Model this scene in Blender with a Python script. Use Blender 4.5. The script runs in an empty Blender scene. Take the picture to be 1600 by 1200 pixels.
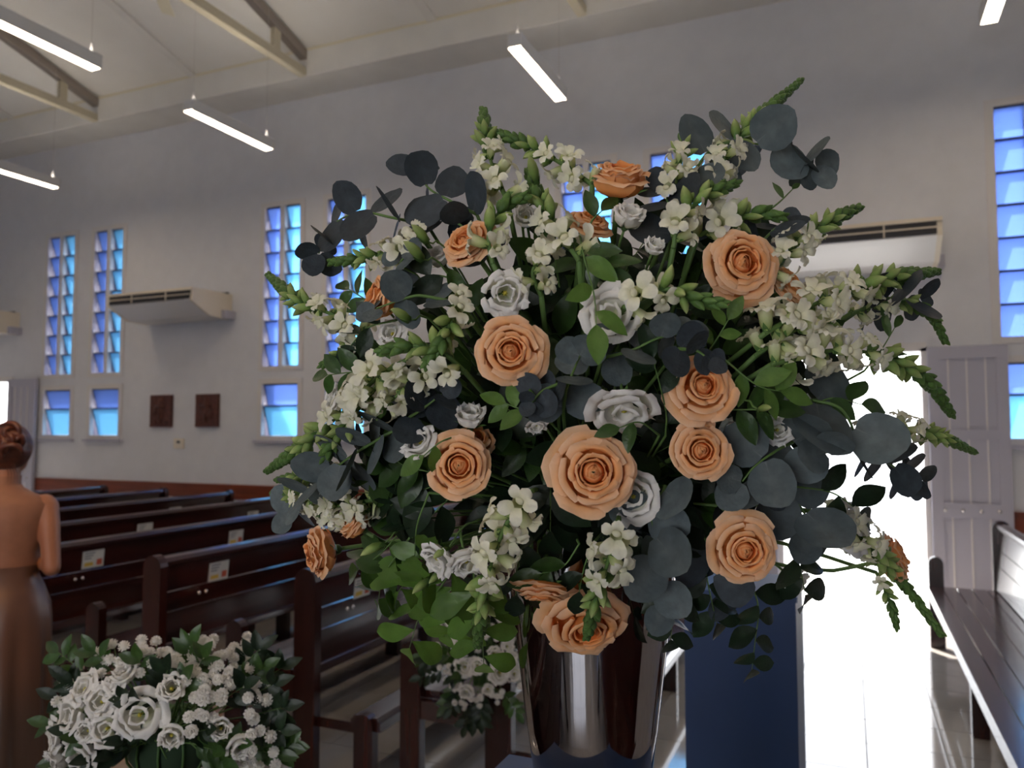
import bpy, math, random
from mathutils import Vector, Matrix, Quaternion
random.seed(7)
PI = math.pi
sc = bpy.context.scene
COL = sc.collection

# ------------------------------------------------------------------ camera
F = 1230.0; CX, CY = 800.0, 600.0; H = 1.6
PITCH = math.atan(72 / 1230); YAW = math.atan(528 / 1232)
CP, SP, CW, SW = math.cos(PITCH), math.sin(PITCH), math.cos(YAW), math.sin(YAW)
EYE = Vector((0, 0, H))
RT = Vector((CW, SW, 0))
FW = Vector((-SW * CP, CW * CP, SP))
UP = RT.cross(FW)
cam_d = bpy.data.cameras.new('camera'); cam = bpy.data.objects.new('camera', cam_d); COL.objects.link(cam)
cam.matrix_world = Matrix.Translation(EYE) @ Matrix((RT, UP, -FW)).transposed().to_4x4()
cam_d.sensor_width = 36; cam_d.lens = 36 * F / 1600
cam_d.clip_start = 0.05; cam_d.clip_end = 300
cam_d.dof.use_dof = True; cam_d.dof.focus_distance = 0.93; cam_d.dof.aperture_fstop = 7.0
sc.camera = cam

# ------------------------------------------------------------------ world, sun, daylight portals, exposure
w = bpy.data.worlds.new('sky'); sc.world = w; w.use_nodes = True
nt = w.node_tree; nt.nodes.clear()
bg = nt.nodes.new('ShaderNodeBackground'); wo = nt.nodes.new('ShaderNodeOutputWorld')
tc = nt.nodes.new('ShaderNodeTexCoord'); sx = nt.nodes.new('ShaderNodeSeparateXYZ'); rp = nt.nodes.new('ShaderNodeValToRGB')
nt.links.new(tc.outputs['Generated'], sx.inputs[0]); nt.links.new(sx.outputs[2], rp.inputs[0])
rp.color_ramp.elements[0].position = 0.0; rp.color_ramp.elements[0].color = (1.0, 0.98, 0.97, 1)
rp.color_ramp.elements[1].position = 0.8; rp.color_ramp.elements[1].color = (0.72, 0.83, 1.0, 1)
nt.links.new(rp.outputs[0], bg.inputs[0]); bg.inputs[1].default_value = 6.5
nt.links.new(bg.outputs[0], wo.inputs[0])
sun_d = bpy.data.lights.new('sun', 'SUN'); sun_d.energy = 20; sun_d.angle = 0.01; sun_d.color = (1, 0.95, 0.87)
sun = bpy.data.objects.new('sun', sun_d); COL.objects.link(sun)
sun.rotation_euler = Vector((0.40, -0.52, -0.75)).to_track_quat('-Z', 'Y').to_euler()

def portal(name, loc, size, n):
    d = bpy.data.lights.new(name, 'AREA'); d.shape = 'RECTANGLE'; d.size, d.size_y = size; d.cycles.is_portal = True
    o = bpy.data.objects.new(name, d); COL.objects.link(o); o.location = loc
    o.rotation_euler = Vector(n).to_track_quat('-Z', 'Z').to_euler()
    return o
vs = sc.view_settings
vs.view_transform = 'Standard'; vs.look = 'None'; vs.exposure = 0.0; vs.gamma = 1.0; vs.use_curve_mapping = False
try:
    sc.cycles.max_bounces = 8; sc.cycles.diffuse_bounces = 4; sc.cycles.transparent_max_bounces = 10
    sc.cycles.use_adaptive_sampling = True; sc.cycles.adaptive_threshold = 0.03; sc.cycles.sample_clamp_indirect = 6.0; sc.cycles.caustics_reflective = False; sc.cycles.caustics_refractive = False
except Exception:
    pass

# ------------------------------------------------------------------ helpers
def at(x, y, z):
    """pixel of the 1600x1200 photograph and a depth in metres -> world point"""
    return EYE + (RT * ((x - CX) / F) + UP * (-(y - CY) / F) + FW) * z
def camdir(r, u, t):
    return (RT * r + UP * u - FW * t).normalized()

class MB:
    def __init__(s): s.v = []; s.f = []; s.t = []
    def add(s, vs, fs, tv=0.0):
        n = len(s.v); s.v += [tuple(p) for p in vs]; s.f += [tuple(i + n for i in q) for q in fs]
        s.t += list(tv) if isinstance(tv, (list, tuple)) else [tv] * len(vs)
        return s
    def box(s, a, b, M=None, tv=0.0):
        x0, y0, z0 = a; x1, y1, z1 = b
        V = [Vector(p) for p in ((x0,y0,z0),(x1,y0,z0),(x1,y1,z0),(x0,y1,z0),(x0,y0,z1),(x1,y0,z1),(x1,y1,z1),(x0,y1,z1))]
        if M is not None: V = [M @ p for p in V]
        return s.add(V, [(0,3,2,1),(4,5,6,7),(0,1,5,4),(1,2,6,5),(2,3,7,6),(3,0,4,7)], tv)
    def prism(s, poly, d0, d1, axis):
        """poly of 2D points extruded along axis 0/1/2 from d0 to d1"""
        n = len(poly)
        def mk(p, d):
            if axis == 0: return (d, p[0], p[1])
            if axis == 1: return (p[0], d, p[1])
            return (p[0], p[1], d)
        V = [mk(p, d0) for p in poly] + [mk(p, d1) for p in poly]
        Fc = [tuple(range(n)), tuple(range(2*n-1, n-1, -1))] + [(i, i+n, (i+1) % n + n, (i+1) % n) for i in range(n)]
        return s.add(V, Fc)
    def tube(s, pts, rad, seg=6, caps=True, tv=0.0):
        pts = [Vector(p) for p in pts]; n = len(pts)
        if not isinstance(rad, (list, tuple)): rad = [rad] * n
        V = []; ref = None
        for i, p in enumerate(pts):
            t = (pts[min(i+1, n-1)] - pts[max(i-1, 0)]).normalized()
            if ref is None: ref = t.orthogonal().normalized()
            ref = (ref - t * ref.dot(t))
            ref = ref.normalized() if ref.length > 1e-6 else t.orthogonal().normalized()
            b = t.cross(ref)
            for k in range(seg):
                a = 2 * PI * k / seg
                V.append(p + (ref * math.cos(a) + b * math.sin(a)) * rad[i])
        Fc = [(i*seg+k, i*seg+(k+1) % seg, (i+1)*seg+(k+1) % seg, (i+1)*seg+k) for i in range(n-1) for k in range(seg)]
        if caps: Fc += [tuple(range(seg-1, -1, -1)), tuple((n-1)*seg+k for k in range(seg))]
        return s.add(V, Fc, tv)
    def lathe(s, prof, seg=32, c=(0, 0), caps=False):
        n = len(prof); V = []
        for r, z in prof:
            for k in range(seg):
                a = 2*PI*k/seg; V.append((c[0]+r*math.cos(a), c[1]+r*math.sin(a), z))
        Fc = [(i*seg+k, i*seg+(k+1) % seg, (i+1)*seg+(k+1) % seg, (i+1)*seg+k) for i in range(n-1) for k in range(seg)]
        if caps: Fc += [tuple(range(seg-1, -1, -1)), tuple((n-1)*seg+k for k in range(seg))]
        return s.add(V, Fc)
    def ball(s, c, r, seg=8, rings=6, M=None, tv=0.0):
        c = Vector(c); r = r if isinstance(r, (list, tuple)) else (r, r, r); V = []
        for i in range(rings+1):
            th = PI*i/rings
            for k in range(seg):
                a = 2*PI*k/seg
                p = Vector((r[0]*math.sin(th)*math.cos(a), r[1]*math.sin(th)*math.sin(a), r[2]*math.cos(th)))
                V.append((M @ p if M is not None else p) + c)
        Fc = [(i*seg+k, (i+1)*seg+k, (i+1)*seg+(k+1) % seg, i*seg+(k+1) % seg) for i in range(rings) for k in range(seg)]
        return s.add(V, Fc, tv)
    def grid(s, fn, nu, nv, tv=None):
        V = []; T = []
        for j in range(nv+1):
            for i in range(nu+1):
                u = -1 + 2*i/nu; v = j/nv; V.append(fn(u, v)); T.append(v if tv is None else tv(u, v))
        Fc = [(j*(nu+1)+i, j*(nu+1)+i+1, (j+1)*(nu+1)+i+1, (j+1)*(nu+1)+i) for j in range(nv) for i in range(nu)]
        return s.add(V, Fc, T)
    def mesh(s, name, mat=None, smooth=False):
        m = bpy.data.meshes.new(name); m.from_pydata(s.v, [], s.f); m.update()
        if any(s.t):
            at_ = m.attributes.new('tv', 'FLOAT', 'POINT'); at_.data.foreach_set('value', [float(x) for x in s.t])
        if smooth: m.polygons.foreach_set('use_smooth', [True]*len(m.polygons))
        if mat: m.materials.append(mat)
        return m
    def obj(s, name, mat, parent=None, smooth=False):
        o = bpy.data.objects.new(name, s.mesh(name, mat, smooth)); COL.objects.link(o)
        if parent is not None: o.parent = parent
        return o
def inst(name, mesh, M, parent):
    o = bpy.data.objects.new(name, mesh); COL.objects.link(o)
    o.parent = parent; o.matrix_basis = M
    return o
def tag(o, label=None, cat=None, group=None, kind=None):
    if label: o['label'] = label
    if cat: o['category'] = cat
    if group: o['group'] = group
    if kind: o['kind'] = kind
    return o
def empty(name, loc=(0, 0, 0), rz=0):
    o = bpy.data.objects.new(name, None); COL.objects.link(o); o.location = loc; o.rotation_euler = (0, 0, rz)
    o.empty_display_size = 0.05
    return o
def frame(z, ref=None):
    """rotation whose local Z is z"""
    z = z.normalized(); ref = Vector((0, 0, 1)) if ref is None else ref
    x = ref.cross(z)
    if x.length < 1e-4: x = Vector((1, 0, 0)).cross(z)
    if x.length < 1e-4: x = Vector((0, 1, 0)).cross(z)
    x.normalize(); y = z.cross(x)
    return Matrix((x, y, z)).transposed().to_4x4()
def catmull(P, n):
    P = [Vector(p) for p in P]; out = []
    Q = [P[0]*2-P[1]] + P + [P[-1]*2-P[-2]]
    m = len(P)-1
    for i in range(n+1):
        s = i/n*m; k = min(int(s), m-1); t = s-k
        a, b, c, d = Q[k], Q[k+1], Q[k+2], Q[k+3]
        out.append(0.5*((2*b)+(c-a)*t+(2*a-5*b+4*c-d)*t*t+(3*b-a-3*c+d)*t*t*t))
    return out

# ------------------------------------------------------------------ materials
def pmat(name, col, rough=0.5, metal=0.0, noise=None, bump=0.0, bscale=40.0, stretch=None, spec=None, coat=0.0):
    m = bpy.data.materials.new(name); m.use_nodes = True; t = m.node_tree; b = t.nodes['Principled BSDF']
    b.inputs['Base Color'].default_value = (*col, 1); b.inputs['Roughness'].default_value = rough; b.inputs['Metallic'].default_value = metal
    if spec is not None: b.inputs['Specular IOR Level'].default_value = spec
    if coat: b.inputs['Coat Weight'].default_value = coat; b.inputs['Coat Roughness'].default_value = 0.12
    if noise or bump:
        c = t.nodes.new('ShaderNodeTexCoord'); mp = t.nodes.new('ShaderNodeMapping'); n = t.nodes.new('ShaderNodeTexNoise')
        t.links.new(c.outputs['Object'], mp.inputs[0]); t.links.new(mp.outputs[0], n.inputs['Vector'])
        n.inputs['Scale'].default_value = bscale; n.inputs['Detail'].default_value = 4
        if stretch: mp.inputs['Scale'].default_value = stretch
        if noise:
            r = t.nodes.new('ShaderNodeValToRGB'); t.links.new(n.outputs['Fac'], r.inputs[0])
            r.color_ramp.elements[0].position = .3; r.color_ramp.elements[1].position = .7
            r.color_ramp.elements[0].color = (*noise, 1); r.color_ramp.elements[1].color = (*col, 1)
            t.links.new(r.outputs[0], b.inputs['Base Color'])
        if bump:
            bn = t.nodes.new('ShaderNodeBump'); bn.inputs['Strength'].default_value = bump; bn.inputs['Distance'].default_value = 0.01
            t.links.new(n.outputs['Fac'], bn.inputs['Height']); t.links.new(bn.outputs[0], b.inputs['Normal'])
    return m
def leafmat(name, stops, rough=0.5, trans=0.25, tcol=None, vary=0.0, spec=0.3, vein=0.0, sheen=0.0):
    """petal or leaf: colour runs along the piece from its base (0) to its edge (1); thin, lets some light through"""
    m = bpy.data.materials.new(name); m.use_nodes = True; t = m.node_tree; b = t.nodes['Principled BSDF']; out = t.nodes['Material Output']
    a = t.nodes.new('ShaderNodeAttribute'); a.attribute_name = 'tv'
    r = t.nodes.new('ShaderNodeValToRGB'); t.links.new(a.outputs['Fac'], r.inputs[0])
    e = r.color_ramp.elements
    while len(e) < len(stops): e.new(0.5)
    for k, (p, c) in enumerate(stops): e[k].position = p; e[k].color = (*c, 1)
    src = r.outputs[0]
    oi = t.nodes.new('ShaderNodeObjectInfo'); hs = t.nodes.new('ShaderNodeHueSaturation')
    mr = t.nodes.new('ShaderNodeMapRange'); t.links.new(oi.outputs['Random'], mr.inputs[0])
    mr.inputs[3].default_value = 1-vary; mr.inputs[4].default_value = 1+vary
    nz = t.nodes.new('ShaderNodeTexNoise'); nz.inputs['Scale'].default_value = 3.5; nz.inputs['Detail'].default_value = 3; tco = t.nodes.new('ShaderNodeTexCoord'); t.links.new(tco.outputs['Object'], nz.inputs['Vector'])
    mz = t.nodes.new('ShaderNodeMapRange'); t.links.new(nz.outputs['Fac'], mz.inputs[0]); mz.inputs[1].default_value = .3; mz.inputs[2].default_value = .7; mz.inputs[3].default_value = 1-vary*.9; mz.inputs[4].default_value = 1+vary*.9
    mm = t.nodes.new('ShaderNodeMath'); mm.operation = 'MULTIPLY'; t.links.new(mr.outputs[0], mm.inputs[0]); t.links.new(mz.outputs[0], mm.inputs[1])
    t.links.new(mm.outputs[0], hs.inputs['Value']); t.links.new(src, hs.inputs['Color']); src = hs.outputs[0]
    t.links.new(src, b.inputs['Base Color'])
    b.inputs['Roughness'].default_value = rough; b.inputs['Specular IOR Level'].default_value = spec
    c = t.nodes.new('ShaderNodeTexCoord'); n = t.nodes.new('ShaderNodeTexNoise'); n.inputs['Scale'].default_value = 6.0
    t.links.new(c.outputs['Object'], n.inputs['Vector'])
    bn = t.nodes.new('ShaderNodeBump'); bn.inputs['Strength'].default_value = 0.25; bn.inputs['Distance'].default_value = 0.003
    t.links.new(n.outputs['Fac'], bn.inputs['Height']); t.links.new(bn.outputs[0], b.inputs['Normal'])
    tr = t.nodes.new('ShaderNodeBsdfTranslucent'); mx = t.nodes.new('ShaderNodeMixShader'); mx.inputs[0].default_value = trans
    if tcol: tr.inputs[0].default_value = (*tcol, 1)
    else: t.links.new(src, tr.inputs[0])
    t.links.new(b.outputs[0], mx.inputs[1]); t.links.new(tr.outputs[0], mx.inputs[2]); t.links.new(mx.outputs[0], out.inputs[0])
    return m
def emis(name, col, s):
    m = bpy.data.materials.new(name); m.use_nodes = True; t = m.node_tree
    t.nodes.remove(t.nodes['Principled BSDF']); e = t.nodes.new('ShaderNodeEmission')
    e.inputs[0].default_value = (*col, 1); e.inputs[1].default_value = s
    t.links.new(e.outputs[0], t.nodes['Material Output'].inputs[0]); return m

M = {}
M['wall'] = pmat('wall_paint', (.70, .70, .73), .75, noise=(.66, .66, .69), bump=.05, bscale=6)
M['beam'] = pmat('beam_paint', (.78, .76, .72), .75, noise=(.72, .70, .66), bscale=3)
M['ceil'] = pmat('ceiling_board', (.80, .78, .74), .8, noise=(.75, .73, .69), bscale=2)
M['cream'] = pmat('cream_paint', (.72, .66, .50), .6)
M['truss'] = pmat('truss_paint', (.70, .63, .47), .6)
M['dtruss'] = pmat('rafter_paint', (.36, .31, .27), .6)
M['wood'] = pmat('mahogany', (.050, .009, .006), .24, noise=(.018, .0045, .0035), bscale=3.0, stretch=(8, .6, 8), bump=.04, spec=.6, coat=.5)
M['woodx'] = pmat('mahogany_end', (.040, .008, .005), .26, noise=(.016, .004, .003), bscale=3.0, stretch=(8, 8, .6), bump=.04)
M['rail'] = pmat('rail_wood', (.23, .050, .018), .35, noise=(.14, .03, .012), bscale=3, stretch=(.6, 6, 6))
M['tile'] = pmat('floor_tile', (.40, .37, .34), .08, noise=(.34, .31, .29), bscale=4, spec=1.0)
M['grout'] = pmat('grout', (.17, .15, .14), .8)
M['frame'] = pmat('window_frame', (.68, .65, .64), .5)
M['door'] = pmat('door_paint', (.43, .42, .50), .45)
M['ac'] = pmat('ac_plastic', (.74, .66, .54), .4)
M['acw'] = pmat('ac_panel', (.74, .72, .70), .35)
M['dark'] = pmat('dark_slot', (.02, .02, .025), .6)
M['steel'] = pmat('hinge_steel', (.75, .73, .72), .25, 1.0)
M['plaque'] = pmat('carved_wood', (.13, .035, .02), .5, noise=(.05, .014, .01), bump=.6, bscale=25)
M['lampbody'] = pmat('lamp_white', (.72, .71, .70), .5)
M['lamp'] = emis('lamp_diffuser', (1.0, .80, .58), 28.0)
M['lamptop'] = emis('lamp_uplight', (1.0, .88, .74), 16.0)
M['teal'] = pmat('pedestal_veil_blue', (.014, .045, .14), .5, noise=(.012, .038, .12), bscale=5)  # blue cast of the lens veil mixed into the pedestal colour
M['vase'] = pmat('polished_metal', (.42, .40, .41), .06, 1.0)
M['paper'] = pmat('paper', (.62, .62, .58), .7)
M['pgrey'] = pmat('print_grey', (.22, .22, .25), .7)
M['pred'] = pmat('print_red', (.5, .09, .04), .7)
M['pyel'] = pmat('print_yellow', (.65, .45, .08), .7)
M['concrete'] = pmat('yard_concrete', (.66, .64, .61), .8, noise=(.60, .58, .55), bscale=2)
M['yardwall'] = pmat('yard_wall', (.78, .77, .75), .8)
# glass of the windows: tinted blue, lets the sky through
def glassmat(name, col):
    m = bpy.data.materials.new(name); m.use_nodes = True; t = m.node_tree
    t.nodes.remove(t.nodes['Principled BSDF'])
    tr = t.nodes.new('ShaderNodeBsdfTransparent'); tr.inputs[0].default_value = (*col, 1)
    tl = t.nodes.new('ShaderNodeBsdfTranslucent'); tl.inputs[0].default_value = (*[min(1, c*1.5) for c in col], 1)
    gl = t.nodes.new('ShaderNodeBsdfGlossy'); gl.inputs['Roughness'].default_value = .04
    fr = t.nodes.new('ShaderNodeFresnel'); fr.inputs[0].default_value = 1.5
    m1 = t.nodes.new('ShaderNodeMixShader'); m1.inputs[0].default_value = .45
    m2 = t.nodes.new('ShaderNodeMixShader')
    t.links.new(tr.outputs[0], m1.inputs[1]); t.links.new(tl.outputs[0], m1.inputs[2])
    t.links.new(fr.outputs[0], m2.inputs[0]); t.links.new(m1.outputs[0], m2.inputs[1]); t.links.new(gl.outputs[0], m2.inputs[2])
    t.links.new(m2.outputs[0], t.nodes['Material Output'].inputs[0]); return m
M['glassA'] = glassmat('blue_glass', (.24, .33, .58))
M['glassB'] = glassmat('pale_blue_glass', (.28, .51, .75))
M['bar'] = pmat('pane_bar', (.03, .04, .09), .5)
# ------------------------------------------------------------------ the room
XL, XR, YN, YF = -14.0, 6.5, -4.0, 7.75
WT = 0.25
BEAMZ = 5.70
WINX = [-10.68, -6.73, -2.79, 1.16, 5.1]
def win_spans():
    out = []
    for x in WINX:
        for dx in (0.0, 0.95):
            if x+dx+.62 < XR: out.append((x+dx, x+dx+.62))
    return out
WS = win_spans()
DOORS_F = [(-12.55, -11.33, 2.34), (-.62, .62, 2.32)]
DOORS_N = [(-2.15, .40, 2.45)]   # wide side entrance behind the photographer
WS_N = [w_ for w_ in WS if w_[1] < -2.3-1.28 or w_[0] > .5+1.28]
def wall_with_holes(name, y0, y1, WS, DOORS):
    xs = sorted({XL, XR, *[a for s in WS for a in s], *[a for d in DOORS for a in d[:2]]})
    zs = [0, 1.50, 2.20, 2.32, 2.34, 2.36, 2.45, 4.42, 6.0]
    mb = MB()
    for i in range(len(xs)-1):
        xm = (xs[i]+xs[i+1])/2; run = None
        for k in range(len(zs)-1):
            zm = (zs[k]+zs[k+1])/2
            hole = any(a < xm < b and (1.50 < zm < 2.20 or 2.36 < zm < 4.42) for a, b in WS) or any(a < xm < b and zm < h for a, b, h in DOORS)
            if not hole and run is None: run = zs[k]
            if hole and run is not None: mb.box((xs[i], y0, run), (xs[i+1], y1, zs[k])); run = None
        if run is not None: mb.box((xs[i], y0, run), (xs[i+1], y1, zs[-1]))
    return tag(mb.obj(name, M['wall']), kind='structure')
wall_far = wall_with_holes('wall_far', YF, YF+WT, WS, DOORS_F)
wall_near = wall_with_holes('wall_near', YN-WT, YN, WS_N, DOORS_N)
tag(MB().box((XL-WT, YN-WT, 0), (XL, YF+WT, 9)).obj('wall_left', M['wall']), kind='structure')
tag(MB().box((XR, YN-WT, 0), (XR+WT, YF+WT, 9)).obj('wall_right', M['wall']), kind='structure')
# floor: slab, the tiles that show one by one, the rest joined
floor = tag(MB().box((XL, YN, -.2), (XR, YF+WT, -.004)).obj('floor', M['grout']), kind='structure')
TS = .36
tm = MB().box((0.003, 0.003, -.004), (TS-.003, TS-.003, 0)).mesh('floor_tile', M['tile'])
rest = MB(); nx = int((XR-XL)/TS)+1; ny = int((YF-YN)/TS)
for i in range(nx):
    for j in range(ny+1):
        x = XL+i*TS; y = YF-(j+1)*TS
        if x+TS > XR or y < YN: continue
        if -3.9 < x < 1.5 and 1.9 < y: inst('floor_tile', tm, Matrix.Translation((x, y, 0)), floor)
        else: rest.box((x+.003, y+.003, -.004), (x+TS-.003, y+TS-.003, 0))
tag(rest.obj('floor_tiling', M['tile'], floor), kind='stuff')
MB().box((-.62, YF, -.004), (.62, YF+WT, .0)).obj('threshold', M['concrete'], floor)
# wall ring beam, roof boards and battens
for nm, s, yy in (('trim_1', 1, YF), ('trim_2', -1, YN)):
    tag(MB().box((XL, min(yy, yy-s*.5), BEAMZ), (XR, max(yy, yy-s*.5), 6.0)).obj(nm, M['beam']), kind='structure')
YC = (YF+YN)/2; SL = .27
def roofz(y): return 6.02 + SL*((YF-.45)-y if y > YC else y-(YN+.45))
ceil = MB()
for a, b in ((YN-WT, YC), (YC, YF+WT)):
    ceil.add([(XL, a, roofz(a)), (XR, a, roofz(a)), (XR, b, roofz(b)), (XL, b, roofz(b)), (XL, a, roofz(a)+.1), (XR, a, roofz(a)+.1), (XR, b, roofz(b)+.1), (XL, b, roofz(b)+.1)],
             [(0,3,2,1),(4,5,6,7),(0,1,5,4),(1,2,6,5),(2,3,7,6),(3,0,4,7)])
ceiling = tag(ceil.obj('ceiling', M['ceil']), kind='structure')
TRX = [-12.55, -9.15, -5.75, -2.35, 1.05, 4.45]
def slope_bar(x0, x1, ya, za, yb, zb, h):
    return MB().add([(x0, ya, za), (x1, ya, za), (x1, yb, zb), (x0, yb, zb), (x0, ya, za+h), (x1, ya, za+h), (x1, yb, zb+h), (x0, yb, zb+h)],
                    [(0,1,2,3),(4,7,6,5),(0,4,5,1),(1,5,6,2),(2,6,7,3),(3,7,4,0)])
for k, tx in enumerate(TRX[:-1]):   # board joints half way between the trusses
    for xx in (tx+1.7,):
        for s in (0, 1):
            ya, yb = ((YF-.45, YC) if s else (YN+.45, YC))
            slope_bar(xx-.055, xx+.055, ya, roofz(ya)-.025, yb, roofz(yb)-.025, .025).obj('joint_batten', M['beam'], ceiling)
for s, yy in ((1, YF-.5), (-1, YN+.5)):
    MB().box((XL, min(yy, yy+s*.06), 6.0), (XR, max(yy, yy+s*.06), 6.05)).obj('edge_batten', M['cream'], ceiling)
TLAB = {-9.15: 'cream steel roof truss over the far lamps at left', -5.75: 'cream steel roof truss ending above the pendant lamp over the pews', -2.35: 'cream steel roof truss ending above the middle pendant lamp',
        -12.55: 'cream steel roof truss nearest the altar end', 1.05: 'cream steel roof truss above the lamp at upper right', 4.45: 'cream steel roof truss nearest the rear wall'}
for tx in TRX:
    t = empty('roof_truss', (tx, YF-.5, BEAMZ)); tag(t, TLAB[tx], 'truss', 'roof trusses')
    def tp(mb, nm, mat):
        o = mb.obj(nm, mat); o.parent = t; o.matrix_parent_inverse = Matrix.Translation(-t.location); return o
    tp(MB().box((tx-.045, YN+.5, 5.70), (tx+.045, YF-.5, 5.80)), 'bottom_chord', M['truss'])
    for s in (0, 1):
        ya, yb = ((YF-.5, YC) if s else (YN+.5, YC))
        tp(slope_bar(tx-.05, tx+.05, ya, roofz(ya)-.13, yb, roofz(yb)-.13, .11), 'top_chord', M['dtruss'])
        for q in (.09, .36, .64, .9):
            y = ya+(yb-ya)*q
            tp(MB().box((tx-.03, y-.05, 5.80), (tx+.03, y+.05, roofz(y)-.12)), 'web_post', M['truss'])
# wood bumper rail along the far wall
rl = tag(MB().box((-10.85, YF-.03, .74), (-.72, YF, .92)).obj('trim_3', M['rail']), kind='structure')
tag(MB().box((1.24, YF-.03, .74), (XR, YF, .92)).obj('trim_4', M['rail']), kind='structure')
for nm, a, b in (('baseboard_far', XL, DOORS_F[0][0]), ('baseboard_far_middle', DOORS_F[0][1], DOORS_F[1][0]), ('baseboard_far_end', DOORS_F[1][1], XR)):
    tag(MB().box((a, YF-.015, 0), (b, YF, .08)).obj(nm, M['tile']), kind='structure')

# windows: frame, two columns of tilted blue panes above, two bigger panes below, sill
def pane_mesh(name, w, h, out, mat):
    """pane hinged at its top edge, its foot swung outwards"""
    mb = MB(); t = .006
    mb.add([(0, 0, h), (w, 0, h), (w, out, 0), (0, out, 0), (0, t, h), (w, t, h), (w, out+t, 0), (0, out+t, 0)],
           [(0,3,2,1),(4,5,6,7),(0,1,5,4),(1,2,6,5),(2,3,7,6),(3,0,4,7)])
    return mb.mesh(name, mat)
PH = 2.0/7
pA = pane_mesh('pane', .235, PH-.004, .095, M['glassA']); pB = pane_mesh('pane', .235, PH-.004, .095, M['glassB'])
pC = pane_mesh('pane', .53, .262, .075, M['glassA']); pD = pane_mesh('pane', .53, .37, .11, M['glassB'])
stripA = MB().box((0, -.006, -.014), (.235, .012, .006)).mesh('pane_bar', M['bar'])
stripC = MB().box((0, -.006, -.014), (.53, .012, .006)).mesh('pane_bar', M['bar'])
def edge_strip(h, out):
    return MB().add([(-.004, -.006, h), (.008, -.006, h), (.008, out-.006, 0), (-.004, out-.006, 0), (-.004, .014, h), (.008, .014, h), (.008, out+.014, 0), (-.004, out+.014, 0)],
                    [(0,3,2,1),(4,5,6,7),(0,1,5,4),(1,2,6,5),(2,3,7,6),(3,0,4,7)]).mesh('pane_edge', M['bar'])
esA, esC, esD = edge_strip(PH-.004, .095), edge_strip(.262, .075), edge_strip(.37, .11)
M['reveal'] = pmat('reveal_shade', (.20, .18, .24), .8)  # dark lilac stands in for shade on the sky-lit reveals
wn = 0
for side, yy, s, spans, doors in (('far', YF, 1, WS, DOORS_F), ('near', YN, -1, WS_N, DOORS_N)):
    for (a, b) in spans:
        wn += 1
        W = b-a; fr = MB(); e = .012
        def bar(x0, z0, x1, z1, d0=-.012, d1=.05): fr.box((x0, min(d0, d1), z0), (x1, max(d0, d1), z1))
        # outer moulding proud of the wall, then the sashes
        for z0, z1 in ((2.36, 4.42), (1.50, 2.20)):
            bar(a-.03, z0-.03, a+.04, z1+.03); bar(b-.04, z0-.03, b+.03, z1+.03)
            bar(a+.04, z0-.03, b-.04, z0+.03); bar(a+.04, z1-.03, b-.04, z1+.03)
        bar(a+.04+.235, 2.39, b-.04-.235, 4.39)
        root = empty('window_%d' % wn, (0, yy, 0)); root.scale = (1, s, 1); tag(root, kind='structure')
        fr.obj('window_frame', M['frame'], root)
        MB().box((a-.06, -.05, 1.44), (b+.06, .02, 1.475)).obj('window_sill', M['door'], root)
        for k in range(7):
            z = 2.39+k*PH
            for x0, pm in ((a+.04, pA), (b-.04-.235, pB)):
                p = inst('pane', pm, Matrix.Translation((x0, .02, z)), root)
                inst('pane_bar', stripA, Matrix.Translation((0, 0, PH-.004)), p); inst('pane_edge', esA, Matrix(), p)
        for z0, z1 in ((2.36, 4.42), (1.50, 2.20)):
            for x0 in (a, b-.010): MB().box((x0, .0505, z0), (x0+.010, .245, z1)).obj('reveal_shade_lining', M['reveal'], root)  # lining added to dim the bright reveals
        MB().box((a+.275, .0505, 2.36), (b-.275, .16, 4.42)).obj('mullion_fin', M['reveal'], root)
        for z, pm, hh, es in ((1.53, pD, .37, esD), (1.905, pC, .262, esC)):
            p = inst('pane', pm, Matrix.Translation((a+.045, .02, z)), root)
            inst('pane_bar', stripC, Matrix.Translation((0, 0, hh)), p); inst('pane_edge', es, Matrix(), p)
    for x in WINX[:4]:
        if s < 0 and -4 < x < 3: continue
        portal('daylight_window', (x+.8, yy+s*.30, 3.0), (1.6, 3.0), (0, -s, 0))
    for a, b, h in doors:
        portal('daylight_door', ((a+b)/2, yy+s*.27, h/2), (b-a, h), (0, -s, 0))
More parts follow.
